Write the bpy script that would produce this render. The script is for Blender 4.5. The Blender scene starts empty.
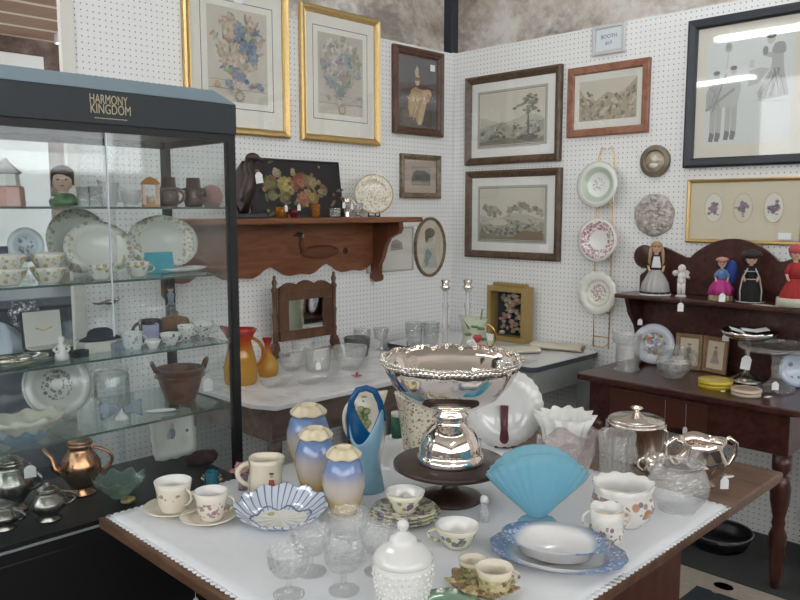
import bpy, bmesh, math, random
from mathutils import Matrix, Vector
S = bpy.context.scene
COL = S.collection
PI = math.pi
sin, cos, rad = math.sin, math.cos, math.radians
# ------------------------------------------------------------------ survey helpers
EYE, FL = 1.5, 770.0
PIT, YAW = math.atan(90/770), rad(45)
CPT, SPT = cos(PIT), sin(PIT)
FW = (sin(YAW), cos(YAW)); RT = (cos(YAW), -sin(YAW))
def ray(px, py):
    dx, dy = px-400, 300-py
    f = FL*CPT+dy*SPT; u = -FL*SPT+dy*CPT
    return (f*FW[0]+dx*RT[0], f*FW[1]+dx*RT[1], u)
def PZ(px, py, z):
    r = ray(px, py); t = (z-EYE)/r[2]; return (r[0]*t, r[1]*t, z)
def PX(px, py, X):
    r = ray(px, py); t = X/r[0]; return (X, r[1]*t, EYE+r[2]*t)
def PY(px, py, Y):
    r = ray(px, py); t = Y/r[1]; return (r[0]*t, Y, EYE+r[2]*t)
def depth(p):
    f = p[0]*FW[0]+p[1]*FW[1]; return f*CPT-(p[2]-EYE)*SPT
def M_(n, p): return n*depth(p)/FL            # n picture pixels at p, in metres
def HT(p, ytop):                              # height above p of the picture row ytop
    f = p[0]*FW[0]+p[1]*FW[1]; v = 300-ytop   # v/FL=(f SPT+u CPT)/(f CPT-u SPT)
    k = v/FL; u = (k*f*CPT-f*SPT)/(CPT+k*SPT)
    return u+EYE-p[2]
def CX(px, Y, z):                             # x of the point (x,Y,z) seen in column px
    k = None; a, b = -3.0, 6.0
    for _ in range(50):
        m = (a+b)/2; f = m*FW[0]+Y*FW[1]; r = m*RT[0]+Y*RT[1]
        d = f*CPT-(z-EYE)*SPT
        if 400+FL*r/d < px: a = m
        else: b = m
    return m
# ------------------------------------------------------------------ materials
_mats = {}
def base_mat(name):
    m = bpy.data.materials.new(name); m.use_nodes = True
    nt = m.node_tree; return m, nt.nodes, nt.links, nt.nodes['Principled BSDF']
def mat(name, col, rough=.5, metal=0, spec=.5, coat=0, bump=0, bscale=200, sss=0, noise=0, nscale=20):
    key = (name,)
    if key in _mats: return _mats[key]
    m, N, L, b = base_mat(name)
    b.inputs['Base Color'].default_value = (*col, 1)
    b.inputs['Roughness'].default_value = rough; b.inputs['Metallic'].default_value = metal
    b.inputs['Specular IOR Level'].default_value = spec; b.inputs['Coat Weight'].default_value = coat
    if bump or noise:
        tc = N.new('ShaderNodeTexCoord')
    if noise:
        n = N.new('ShaderNodeTexNoise'); n.inputs['Scale'].default_value = nscale; n.inputs['Detail'].default_value = 6
        L.new(tc.outputs['Object'], n.inputs['Vector'])
        mx = N.new('ShaderNodeMix'); mx.data_type = 'RGBA'
        mx.inputs[6].default_value = (*[c*(1-noise) for c in col], 1); mx.inputs[7].default_value = (*[min(1, c*(1+noise)) for c in col], 1)
        L.new(n.outputs['Fac'], mx.inputs[0]); L.new(mx.outputs[2], b.inputs['Base Color'])
    if bump:
        n = N.new('ShaderNodeTexNoise'); n.inputs['Scale'].default_value = bscale; n.inputs['Detail'].default_value = 4
        L.new(tc.outputs['Object'], n.inputs['Vector'])
        bp = N.new('ShaderNodeBump'); bp.inputs['Strength'].default_value = bump; bp.inputs['Distance'].default_value = .002
        L.new(n.outputs['Fac'], bp.inputs['Height']); L.new(bp.outputs['Normal'], b.inputs['Normal'])
    _mats[key] = m; return m
def ink(c, rough=.7):
    c = tuple(round(x, 2) for x in c)
    return mat('ink_%s_%s_%s_%s' % (*c, rough), c, rough)
def glass(name, tint=(.96, .98, .97), body=.06, bodycol=(.9, .93, .95), bump=0, bscale=40, edge=.75, rough=.03, lo=.045):
    if name in _mats: return _mats[name]
    m, N, L, b = base_mat(name); N.remove(b)
    out = N['Material Output']
    tr = N.new('ShaderNodeBsdfTransparent'); tr.inputs[0].default_value = (*tint, 1)
    df = N.new('ShaderNodeBsdfTranslucent'); df.inputs[0].default_value = (*bodycol, 1)
    d2 = N.new('ShaderNodeBsdfDiffuse'); d2.inputs[0].default_value = (*bodycol, 1)
    ad = N.new('ShaderNodeMixShader'); ad.inputs[0].default_value = .5
    L.new(df.outputs[0], ad.inputs[1]); L.new(d2.outputs[0], ad.inputs[2])
    m1 = N.new('ShaderNodeMixShader'); m1.inputs[0].default_value = body
    L.new(tr.outputs[0], m1.inputs[1]); L.new(ad.outputs[0], m1.inputs[2])
    gl = N.new('ShaderNodeBsdfGlossy'); gl.inputs['Roughness'].default_value = rough
    lw = N.new('ShaderNodeLayerWeight')
    pw = N.new('ShaderNodeMath'); pw.operation = 'POWER'; pw.inputs[1].default_value = 3
    L.new(lw.outputs['Facing'], pw.inputs[0])
    mr = N.new('ShaderNodeMapRange'); mr.inputs['To Min'].default_value = lo; mr.inputs['To Max'].default_value = edge
    L.new(pw.outputs[0], mr.inputs['Value'])
    m2 = N.new('ShaderNodeMixShader'); L.new(mr.outputs[0], m2.inputs[0])
    L.new(m1.outputs[0], m2.inputs[1]); L.new(gl.outputs[0], m2.inputs[2]); L.new(m2.outputs[0], out.inputs[0])
    if bump:
        tc = N.new('ShaderNodeTexCoord'); v = N.new('ShaderNodeTexVoronoi'); v.inputs['Scale'].default_value = bscale
        L.new(tc.outputs['Object'], v.inputs['Vector'])
        bp = N.new('ShaderNodeBump'); bp.inputs['Strength'].default_value = bump; bp.inputs['Distance'].default_value = .004
        L.new(v.outputs['Distance'], bp.inputs['Height'])
        L.new(bp.outputs[0], gl.inputs['Normal'])
    _mats[name] = m; return m
def wood(name, c1, c2, scale=(1, 8, 8), rough=.35, spec=.4, coat=.1, dist=4, wscale=3):
    if name in _mats: return _mats[name]
    m, N, L, b = base_mat(name)
    tc = N.new('ShaderNodeTexCoord'); mp = N.new('ShaderNodeMapping'); mp.inputs['Scale'].default_value = scale
    L.new(tc.outputs['Object'], mp.inputs[0])
    n = N.new('ShaderNodeTexNoise'); n.inputs['Scale'].default_value = wscale; n.inputs['Detail'].default_value = 8; n.inputs['Distortion'].default_value = dist*.3
    L.new(mp.outputs[0], n.inputs['Vector'])
    r = N.new('ShaderNodeValToRGB'); r.color_ramp.elements[0].color = (*c1, 1); r.color_ramp.elements[1].color = (*c2, 1)
    r.color_ramp.elements[0].position = .32; r.color_ramp.elements[1].position = .68
    L.new(n.outputs['Fac'], r.inputs[0]); L.new(r.outputs[0], b.inputs['Base Color'])
    b.inputs['Roughness'].default_value = rough; b.inputs['Specular IOR Level'].default_value = spec; b.inputs['Coat Weight'].default_value = coat
    bp = N.new('ShaderNodeBump'); bp.inputs['Strength'].default_value = .1; bp.inputs['Distance'].default_value = .002
    L.new(n.outputs['Fac'], bp.inputs['Height']); L.new(bp.outputs[0], b.inputs['Normal'])
    _mats[name] = m; return m
def floral(name, base, cols, scale=60, thr=.28, mask=None, rough=.15, coat=.4, base2=None, b2=None, edge=None):
    """glazed ware: base colour, painted sprigs within a band (mask = ('r'|'z', lo, hi)), optional second glaze colour band b2 = (axis, lo, hi) faded"""
    if name in _mats: return _mats[name]
    m, N, L, b = base_mat(name)
    tc = N.new('ShaderNodeTexCoord'); sx = N.new('ShaderNodeSeparateXYZ'); L.new(tc.outputs['Object'], sx.inputs[0])
    def math2(op, a, bb):
        n = N.new('ShaderNodeMath'); n.operation = op
        for i, q in ((0, a), (1, bb)):
            if isinstance(q, (int, float)): n.inputs[i].default_value = q
            elif q is not None: L.new(q, n.inputs[i])
        return n.outputs[0]
    rr = math2('SQRT', math2('ADD', math2('MULTIPLY', sx.outputs[0], sx.outputs[0]), math2('MULTIPLY', sx.outputs[1], sx.outputs[1])), None)
    ax = {'r': rr, 'z': sx.outputs[2], 'x': sx.outputs[0]}
    cur = None
    def mixc(fac, c):
        nonlocal cur
        x = N.new('ShaderNodeMix'); x.data_type = 'RGBA'
        if cur is None: x.inputs[6].default_value = (*base, 1)
        else: L.new(cur, x.inputs[6])
        x.inputs[7].default_value = (*c, 1); L.new(fac, x.inputs[0]); cur = x.outputs[2]
    for q in (b2 or []):
        a, lo, hi, c = q
        mr = N.new('ShaderNodeMapRange'); mr.interpolation_type = 'SMOOTHSTEP'
        mr.inputs['From Min'].default_value = lo; mr.inputs['From Max'].default_value = hi
        L.new(ax[a], mr.inputs['Value']); mixc(mr.outputs[0], c)
    k = None
    if mask:
        k = math2('MULTIPLY', math2('GREATER_THAN', ax[mask[0]], mask[1]), math2('LESS_THAN', ax[mask[0]], mask[2]))
    for i, c in enumerate(cols):
        mp = N.new('ShaderNodeMapping'); mp.inputs['Location'].default_value = (3.7*i, 1.9*i, 5.3*i)
        L.new(tc.outputs['Object'], mp.inputs[0])
        v = N.new('ShaderNodeTexVoronoi'); v.inputs['Scale'].default_value = scale*(1+.25*i)
        L.new(mp.outputs[0], v.inputs['Vector'])
        f = math2('LESS_THAN', v.outputs['Distance'], thr)
        if k is not None: f = math2('MULTIPLY', f, k)
        mixc(f, c)
    if edge:                                   # gilt or coloured line: (axis, lo, hi, colour)
        f = math2('MULTIPLY', math2('GREATER_THAN', ax[edge[0]], edge[1]), math2('LESS_THAN', ax[edge[0]], edge[2])); mixc(f, edge[3])
    if cur is not None: L.new(cur, b.inputs['Base Color'])
    else: b.inputs['Base Color'].default_value = (*base, 1)
    b.inputs['Roughness'].default_value = rough; b.inputs['Coat Weight'].default_value = coat
    _mats[name] = m; return m
# ------------------------------------------------------------------ mesh builder
class MB:
    def __init__(s): s.v = []; s.f = []; s.fm = []; s.fs = []; s.mats = []; s.M = Matrix()
    def mi(s, m):
        if m not in s.mats: s.mats.append(m)
        return s.mats.index(m)
    def add(s, vs, fs, m, smooth=False):
        o = len(s.v); k = s.mi(m)
        s.v += [tuple(s.M @ Vector(p)) for p in vs]
        for f in fs: s.f.append(tuple(i+o for i in f)); s.fm.append(k); s.fs.append(smooth)
        return s
    def box(s, x0, x1, y0, y1, z0, z1, m):
        v = [(x, y, z) for x in (x0, x1) for y in (y0, y1) for z in (z0, z1)]
        return s.add(v, [(0, 1, 3, 2), (4, 6, 7, 5), (0, 4, 5, 1), (2, 3, 7, 6), (0, 2, 6, 4), (1, 5, 7, 3)], m)
    def lathe(s, prof, m, seg=40, mod=None, c=(0, 0, 0), sx=1, sy=1, smooth=True, lining=None):
        if m.name == 'cut_crystal' and seg >= 24 and len(prof) > 5:      # cut glass: real diamond facets
            q = []
            for (r0, z0), (r1, z1) in zip(prof, prof[1:]):
                k = max(1, min(12, int(math.hypot(r1-r0, z1-z0)/.006)))
                q += [(r0+(r1-r0)*e/k, z0+(z1-z0)*e/k) for e in range(k)]
            prof = q+[prof[-1]]; m0 = mod; smooth = False
            def mod(t, r, z, i):
                if m0: r, z = m0(t, r, z, i)
                return (r*(1+.010*(-1)**i*cos(seg/4*t)) if r > .008 else r, z)
        vs = []; fs = []; n = len(prof)
        for i, (r, z) in enumerate(prof):
            for j in range(seg):
                t = 2*PI*j/seg; rr, zz = (r, z) if not mod else mod(t, r, z, i)
                vs.append((c[0]+rr*cos(t)*sx, c[1]+rr*sin(t)*sy, c[2]+zz))
        for i in range(n-1):
            for j in range(seg):
                a = i*seg+j; b = i*seg+(j+1) % seg
                fs.append((a, b, b+seg, a+seg))
        if prof[0][0] > 1e-5: fs.append(tuple(range(seg-1, -1, -1))) if s._cap else None
        if prof[-1][0] > 1e-5 and s._cap: fs.append(tuple((n-1)*seg+j for j in range(seg)))
        s.add(vs, fs, m, smooth)
        if lining:                             # plain glaze inside: the rows after the widest/highest rim row
            top = max(range(n), key=lambda i: prof[i][1]); k = s.mi(lining); o = len(s.fm)-len(fs)
            for q in range(top*seg, (n-1)*seg): s.fm[o+q] = k
        return s
    _cap = True
    def tube(s, pts, r, m, seg=8, closed=False):
        pts = [Vector(p) for p in pts]; n = len(pts); rs = r if isinstance(r, (list, tuple)) else [r]*n
        vs = []; fs = []; up = None
        for i, p in enumerate(pts):
            a = pts[(i-1) % n] if (i or closed) else pts[0]; b = pts[(i+1) % n] if (i < n-1 or closed) else pts[-1]
            d = (b-a)
            d = d.normalized() if d.length > 1e-9 else Vector((0, 0, 1))
            if up is None:
                up = Vector((0, 0, 1)) if abs(d.z) < .9 else Vector((1, 0, 0))
            u = d.cross(up)
            if u.length < 1e-6: u = d.cross(Vector((.3, 1, .2)))
            u.normalize(); w = u.cross(d).normalized(); up = w
            for j in range(seg):
                t = 2*PI*j/seg; vs.append(tuple(p+u*(cos(t)*rs[i])+w*(sin(t)*rs[i])))
        m_ = n if closed else n-1
        for i in range(m_):
            for j in range(seg):
                a = i*seg+j; b = i*seg+(j+1) % seg; k = ((i+1) % n)*seg
                fs.append((a, b, k+(j+1) % seg, k+j))
        if not closed: fs += [tuple(range(seg-1, -1, -1)), tuple((n-1)*seg+j for j in range(seg))]
        return s.add(vs, fs, m, True)
    def ball(s, c, r, m, seg=16):
        if isinstance(r, (int, float)): r = (r, r, r)
        k = seg//2
        prof = [(max(1e-6, sin(PI*i/k)), -cos(PI*i/k)) for i in range(k+1)]
        vs = [(c[0]+a*cos(2*PI*j/seg)*r[0], c[1]+a*sin(2*PI*j/seg)*r[1], c[2]+z*r[2]) for a, z in prof for j in range(seg)]
        fs = [(i*seg+j, i*seg+(j+1) % seg, (i+1)*seg+(j+1) % seg, (i+1)*seg+j) for i in range(k) for j in range(seg)]
        return s.add(vs, fs, m, True)
    def prism(s, pts, y0, y1, m, ax='y'):
        n = len(pts)
        P = (lambda a, y, b: (a, y, b)) if ax == 'y' else ((lambda a, y, b: (y, a, b)) if ax == 'x' else (lambda a, y, b: (a, b, y)))
        vs = [P(a, y0, b) for a, b in pts]+[P(a, y1, b) for a, b in pts]
        fs = [tuple(range(n)), tuple(range(2*n-1, n-1, -1))]+[(i, (i+1) % n, n+(i+1) % n, n+i) for i in range(n)]
        return s.add(vs, fs, m)
    def grid(s, fn, nu, nv, m, thick=0, smooth=True):
        vs = [fn(i/nu, j/nv) for i in range(nu+1) for j in range(nv+1)]
        fs = [(i*(nv+1)+j, (i+1)*(nv+1)+j, (i+1)*(nv+1)+j+1, i*(nv+1)+j+1) for i in range(nu) for j in range(nv)]
        if thick:
            o = len(vs); vs += [(x, y, z-thick) for x, y, z in vs]
            fs += [tuple(o+k for k in reversed(f)) for f in fs[:]]
            rim = [i*(nv+1) for i in range(nu+1)]+[nu*(nv+1)+j for j in range(1, nv+1)]+[i*(nv+1)+nv for i in range(nu-1, -1, -1)]+[j for j in range(nv-1, 0, -1)]
            fs += [(rim[i], rim[(i+1) % len(rim)], o+rim[(i+1) % len(rim)], o+rim[i]) for i in range(len(rim))]
        return s.add(vs, fs, m, smooth)
    def build(s, name, parent=None, loc=None, rot=None, bevel=0, mods=None):
        me = bpy.data.meshes.new(name)
        me.from_pydata(s.v, [], s.f)
        for m in s.mats: me.materials.append(m)
        for p, k, sm in zip(me.polygons, s.fm, s.fs): p.material_index = k; p.use_smooth = sm
        bm = bmesh.new(); bm.from_mesh(me)
        bmesh.ops.recalc_face_normals(bm, faces=bm.faces); bm.to_mesh(me); bm.free()
        me.update()
        o = bpy.data.objects.new(name, me); COL.objects.link(o)
        if parent: o.parent = parent
        if loc: o.location = loc
        if rot: o.rotation_euler = rot
        if bevel:
            b = o.modifiers.new('bevel', 'BEVEL'); b.width = bevel; b.segments = 2; b.limit_method = 'ANGLE'; b.angle_limit = rad(40)
        return o
def tag(o, label=None, cat=None, group=None, kind=None):
    if label: o['label'] = label
    if cat: o['category'] = cat
    if group: o['group'] = group
    if kind: o['kind'] = kind
    return o
def thing(name, label, cat, loc, rz=0, group=None):
    o = bpy.data.objects.new(name, None); COL.objects.link(o); o.empty_display_size = .05
    o.location = loc; o.rotation_euler = (0, 0, rad(rz)); return tag(o, label, cat, group)
def hollow(prof, t):
    """closed wall of thickness t from an outer profile (bottom to rim)"""
    inner = []
    for i, (r, z) in enumerate(prof):
        if z >= prof[0][1]+t*.99 and r-t > 1e-3: inner.append((r-t, z+(0 if i == len(prof)-1 else t*.3)))
    zb = inner[0][1]
    return [(1e-6, prof[0][1])]+list(prof)+inner[::-1]+[(1e-6, zb)]
def arc(r1, z1, r2, z2, d, n=10):
    """handle path from (r1,z1) out by d and back to (r2,z2), in the local xz plane"""
    return [((r1+(r2-r1)*t)+d*sin(PI*t)**.7, 0, z1+(z2-z1)*t+ .10*(z1-z2)*sin(PI*t)*(1-t)) for t in [i/n for i in range(n+1)]]
class Canvas:
    """flat painted picture: polygons of ink in the local xz plane facing -y"""
    def __init__(s, y0): s.mb = MB(); s.y = y0; s.n = 0
    def poly(s, pts, c):
        s.n += 1; y = s.y-s.n*1.5e-5
        s.mb.add([(a, y, b) for a, b in pts], [tuple(range(len(pts)))], ink(c))
    def rect(s, x0, z0, x1, z1, c): s.poly([(x0, z0), (x1, z0), (x1, z1), (x0, z1)], c)
    def blob(s, x, z, rx, rz, c, rng=None, j=0, n=14, a=0):
        p = []
        for i in range(n):
            t = 2*PI*i/n; k = 1+(rng.uniform(-j, j) if rng else 0); u, v = rx*cos(t)*k, rz*sin(t)*k
            p.append((x+u*cos(a)-v*sin(a), z+u*sin(a)+v*cos(a)))
        s.poly(p, c)
    def line(s, x0, z0, x1, z1, w, c):
        dx, dz = x1-x0, z1-z0; l = math.hypot(dx, dz) or 1; nx, nz = -dz/l*w/2, dx/l*w/2
        s.poly([(x0+nx, z0+nz), (x0-nx, z0-nz), (x1-nx, z1-nz), (x1+nx, z1+nz)], c)
    def ring(s, x, z, rx, rz, w, c, n=28):
        for i in range(n):
            a, b = 2*PI*i/n, 2*PI*(i+1)/n
            s.poly([(x+rx*cos(a), z+rz*sin(a)), (x+rx*cos(b), z+rz*sin(b)), (x+(rx-w)*cos(b), z+(rz-w)*sin(b)), (x+(rx-w)*cos(a), z+(rz-w)*sin(a))], c)
    def box(s, x0, z0, x1, z1, w, c):
        s.rect(x0, z0, x1, z0+w, c); s.rect(x0, z1-w, x1, z1, c); s.rect(x0, z0, x0+w, z1, c); s.rect(x1-w, z0, x1, z1, c)
    def flower(s, x, z, r, c, rng, n=6, ctr=None):
        a0 = rng.uniform(0, 2)
        for i in range(n):
            a = a0+2*PI*i/n; k = rng.uniform(.75, 1.15)
            cc = tuple(min(1, max(0, q*k)) for q in c)
            s.blob(x+r*.55*cos(a), z+r*.55*sin(a), r*.5, r*.34, cc, None, 0, 9, a)
        s.blob(x, z, r*.3, r*.3, ctr or tuple(q*.7 for q in c), None, 0, 8)
    def build(s, name, parent): return s.mb.build(name, parent)
def bouquet(C, cx, cz, w, h, pal, rng, n=34, green=(.32, .36, .22), r=.028, vase=None):
    if vase:
        C.poly([(cx-w*.10, cz-h*.5), (cx+w*.10, cz-h*.5), (cx+w*.2, cz-h*.3), (cx-w*.2, cz-h*.3)], vase)
    for i in range(n*2):
        a = rng.uniform(0, 2*PI); k = rng.uniform(.2, 1)**.6
        x, z = cx+cos(a)*w*.5*k, cz+sin(a)*h*.46*k+h*.04
        C.line(cx+rng.uniform(-.02, .02), cz-h*.3, x, z, .0018, green)
        C.blob(x, z, r*.8, r*.3, tuple(q*rng.uniform(.7, 1.3) for q in green), None, 0, 7, rng.uniform(0, 3))
    for i in range(n):
        a = rng.uniform(0, 2*PI); k = rng.uniform(0, 1)**.6
        C.flower(cx+cos(a)*w*.44*k, cz+sin(a)*h*.4*k+h*.06, r*rng.uniform(.7, 1.35), rng.choice(pal), rng, rng.choice((5, 6, 7)))
def frame_mesh(w, h, prof, m, oval=False, seg=56):
    mb = MB(); n = seg if oval else 4
    def loop(ins, d):
        if oval: return [((w/2-ins)*cos(2*PI*i/n), -d, h/2+(h/2-ins)*sin(2*PI*i/n)) for i in range(n)]
        a, b = w/2-ins, h/2-ins
        return [(-a, -d, h/2-b), (a, -d, h/2-b), (a, -d, h/2+b), (-a, -d, h/2+b)]
    vs = []; fs = []; k = len(prof)
    for q in prof: vs += loop(*q)
    for i in range(k):
        for j in range(n):
            a, b = i*n+j, i*n+(j+1) % n; c = ((i+1) % k)*n
            fs.append((a, b, c+(j+1) % n, c+j))
    mb.add(vs, fs, m, oval); return mb
def ellipse_pts(w, h, n=48): return [(w/2*cos(2*PI*i/n), h/2+h/2*sin(2*PI*i/n)) for i in range(n)]
WL, WR = 3.17, 3.63
def picture(name, label, wall, c0, z0, w, h, prof, fm, board, painter=None, oval=False, pane=True, cat='framed picture', group=None):
    """framed picture on the left ('L', c0 = x of centre) or right ('R', c0 = y of centre) pegboard, foot at z0"""
    loc = (c0, WL-.002, z0) if wall == 'L' else (WR-.002, c0, z0)
    t = thing(name, label, cat, loc, 0 if wall == 'L' else -90, group)
    frame_mesh(w, h, prof, fm, oval).build('frame', t, bevel=0)
    i = prof[-1][0]
    mb = MB()
    if oval: mb.prism(ellipse_pts(w-2*i+.004, h-2*i+.004), -.006, -.0005, board); mb.M = Matrix.Translation((0, 0, i-.002)); mb.v = [(x, y, z+i-.002) for x, y, z in mb.v]
    else: mb.box(-w/2+i-.002, w/2-i+.002, -.006, -.0005, i-.002, h-i+.002, board)
    mb.build('mat_board', t)
    if painter:
        C = Canvas(-.0065); painter(C); C.build('print', t)
    if pane:
        mb = MB()
        if oval: mb.prism([(a, b+i-.002) for a, b in ellipse_pts(w-2*i+.004, h-2*i+.004)], -.0145, -.0125, PANE)
        else: mb.box(-w/2+i-.002, w/2-i+.002, -.0145, -.0125, i-.002, h-i+.002, PANE)
        mb.build('glass', t)
    return t
def price_tag(loc, label, rz=-45, w=.018, h=.03, drop=.02, tilt=0, group=None):
    """white card price tag on a thread; loc is where the thread is tied"""
    t = thing('price_tag', label, 'price tag', loc, rz, group)
    mb = MB(); mb.prism([(-w/2, -drop-h), (w/2, -drop-h), (w/2, -drop-h*.25), (w*.2, -drop), (-w*.2, -drop), (-w/2, -drop-h*.25)], -.0006, .0006, CARD)
    mb.build('card', t, rot=(0, rad(tilt), 0))
    mb = MB(); mb.tube([(0, 0, 0), (.001, 0, -drop*.5), (0, 0, -drop*1.15)], .0005, CARD, 5); mb.build('thread', t, rot=(0, rad(tilt), 0))
    return t
# ------------------------------------------------------------------ shared materials
PANE = glass('pane_glass', (.995, .998, .995), .004, edge=.6, lo=.035)
CASE = glass('case_glass', (.95, .97, .97), .014, (.75, .85, .92), edge=.45, lo=.035)
SHELFG = glass('shelf_glass', (.88, .95, .93), .05, (.6, .8, .75), edge=.7)
CARD = mat('white_card', (.85, .86, .87), .7)
CRYS = glass('cut_crystal', (.99, .995, .995), .075, (.97, .98, .98), .6, 160, .95, .04, .13)
CLEAR = glass('clear_glass', (.98, .99, .99), .08, (.88, .92, .95), 0, 40, .9, .04, .08)
SMOKE = glass('smoky_glass', (.55, .55, .55), .1, (.3, .3, .3), 0, 40, .8)
AMBER = glass('amber_glass', (.85, .55, .12), .3, (.75, .42, .06), .2, 30, .5)
RUBY = glass('ruby_glass', (.5, .04, .03), .3, (.45, .03, .02), .2, 30, .5)
SILVER = mat('polished_silver', (.88, .80, .74), .08, 1, noise=.06, nscale=14)
SILVER2 = mat('worn_silver_plate', (.76, .70, .64), .16, 1, bump=.15, bscale=60, noise=.15, nscale=10)
PEWTER = mat('tarnished_silver', (.36, .34, .31), .24, 1, bump=.1, bscale=50, noise=.3, nscale=18)
COPPER = mat('copper_plate', (.62, .32, .18), .2, 1, bump=.1, bscale=50, noise=.25, nscale=18)
GILT = mat('gilt_metal', (.75, .52, .22), .28, 1)
CHINA = mat('white_china', (.82, .81, .78), .12, coat=.5)
CREAM = mat('cream_china', (.78, .72, .6), .16, coat=.4)
MILK = mat('milk_glass', (.78, .78, .76), .1, coat=.6)
FROST = glass('frosted_crystal', (.98, .97, .97), .38, (.93, .9, .9), .4, 160, .8, .1, .1)
BLACK = mat('black_lacquer', (.012, .012, .014), .3)
DARKW = wood('dark_mahogany', (.035, .012, .01), (.085, .03, .022), (8, 1, 8), .3, .4, .2)
DARKX = wood('dark_mahogany_upright', (.035, .012, .01), (.085, .03, .022), (8, 8, 1), .3, .4, .2)
LAMP, SKY, EXPO = 19.0, 4.2, 0.3
# ================================================================== THE SETTING
def struct(o): o['kind'] = 'structure'; return o
def pegboard(name, ax):
    m, N, L, b = base_mat(name)
    tc = N.new('ShaderNodeTexCoord'); sx = N.new('ShaderNodeSeparateXYZ'); L.new(tc.outputs['Object'], sx.inputs[0])
    def q(o):
        a = N.new('ShaderNodeMath'); a.operation = 'MULTIPLY'; a.inputs[1].default_value = 1/.0254; L.new(o, a.inputs[0])
        f = N.new('ShaderNodeMath'); f.operation = 'FRACT'; L.new(a.outputs[0], f.inputs[0])
        d = N.new('ShaderNodeMath'); d.operation = 'SUBTRACT'; d.inputs[1].default_value = .5; L.new(f.outputs[0], d.inputs[0])
        p = N.new('ShaderNodeMath'); p.operation = 'MULTIPLY'; L.new(d.outputs[0], p.inputs[0]); L.new(d.outputs[0], p.inputs[1]); return p.outputs[0]
    s = N.new('ShaderNodeMath'); s.operation = 'ADD'; L.new(q(sx.outputs[ax]), s.inputs[0]); L.new(q(sx.outputs[2]), s.inputs[1])
    g = N.new('ShaderNodeMath'); g.operation = 'LESS_THAN'; g.inputs[1].default_value = .0125; L.new(s.outputs[0], g.inputs[0])
    x = N.new('ShaderNodeMix'); x.data_type = 'RGBA'; x.inputs[6].default_value = (.84, .845, .84, 1); x.inputs[7].default_value = (.17, .165, .16, 1)
    L.new(g.outputs[0], x.inputs[0]); L.new(x.outputs[2], b.inputs['Base Color']); b.inputs['Roughness'].default_value = .45
    return m
def stone(name, c1, c2, c3, sc=2.2):
    m, N, L, b = base_mat(name)
    tc = N.new('ShaderNodeTexCoord'); mp = N.new('ShaderNodeMapping'); mp.inputs['Scale'].default_value = (1, 1, 1.7); L.new(tc.outputs['Object'], mp.inputs[0])
    n = N.new('ShaderNodeTexNoise'); n.inputs['Scale'].default_value = 5; n.inputs['Detail'].default_value = 9; n.inputs['Roughness'].default_value = .7; L.new(mp.outputs[0], n.inputs[0])
    ad = N.new('ShaderNodeMix'); ad.data_type = 'VECTOR'; ad.inputs[0].default_value = .18; L.new(mp.outputs[0], ad.inputs[4]); L.new(n.outputs['Color'], ad.inputs[5])
    v = N.new('ShaderNodeTexVoronoi'); v.feature = 'SMOOTH_F1'; v.inputs['Scale'].default_value = sc; L.new(ad.outputs[1], v.inputs['Vector'])
    n2 = N.new('ShaderNodeTexNoise'); n2.inputs['Scale'].default_value = 3.6; n2.inputs['Detail'].default_value = 10; n2.inputs['Roughness'].default_value = .68; L.new(tc.outputs['Object'], n2.inputs[0])
    r = N.new('ShaderNodeValToRGB'); e = r.color_ramp.elements; e[0].color = (*c1, 1); e[0].position = .36; e[1].color = (*c3, 1); e[1].position = .62
    k = e.new(.5); k.color = (*c2, 1); L.new(n2.outputs['Fac'], r.inputs[0])
    mr = N.new('ShaderNodeMapRange'); mr.inputs['From Min'].default_value = .75; mr.inputs['From Max'].default_value = .25; L.new(v.outputs['Distance'], mr.inputs['Value'])
    n3 = N.new('ShaderNodeTexNoise'); n3.inputs['Scale'].default_value = 17; n3.inputs['Detail'].default_value = 8; L.new(mp.outputs[0], n3.inputs[0])
    mz = N.new('ShaderNodeMath'); mz.operation = 'MULTIPLY_ADD'; mz.inputs[1].default_value = 1.3; L.new(n3.outputs['Fac'], mz.inputs[0]); L.new(mr.outputs[0], mz.inputs[2])
    mq = N.new('ShaderNodeMapRange'); mq.inputs['From Min'].default_value = .72; mq.inputs['From Max'].default_value = 1.35; L.new(mz.outputs[0], mq.inputs['Value'])
    x = N.new('ShaderNodeMix'); x.data_type = 'RGBA'; x.inputs[6].default_value = (*[c*.5 for c in c2], 1); L.new(r.outputs[0], x.inputs[7]); L.new(mq.outputs[0], x.inputs[0])
    L.new(x.outputs[2], b.inputs['Base Color']); b.inputs['Roughness'].default_value = .9
    mu = N.new('ShaderNodeMath'); mu.operation = 'ADD'; L.new(mr.outputs[0], mu.inputs[0]); L.new(n.outputs['Fac'], mu.inputs[1])
    bp = N.new('ShaderNodeBump'); bp.inputs['Strength'].default_value = .7; bp.inputs['Distance'].default_value = .03; L.new(mu.outputs[0], bp.inputs['Height']); L.new(bp.outputs[0], b.inputs['Normal'])
    return m
CARPET = mat('dark_carpet', (.040, .042, .042), .95, bump=.6, bscale=260, noise=.35, nscale=60)
STONE = stone('rubble_stone', (.42, .34, .28), (.74, .67, .60), (.92, .89, .85), 3.4)
STONEB = stone('brown_stone', (.09, .06, .05), (.17, .12, .10), (.28, .22, .19), 4)
BOARDS = wood('ceiling_boards', (.12, .075, .05), (.22, .15, .10), (1, 9, 9), .7)
struct(MB().box(-4, 6.5, -4, 8, -.1, 0, CARPET).build('floor'))
mb = MB().box(-4, 6.5, -4, 3.76, 3.9, 4.0, mat('ceiling_tan', (.60, .56, .50), .9)).box(-4, -.5, 3.76, 8, 3.9, 4.0, mat('ceiling_tan', (.6, .56, .5), .9)); struct(mb.build('ceiling'))
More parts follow.
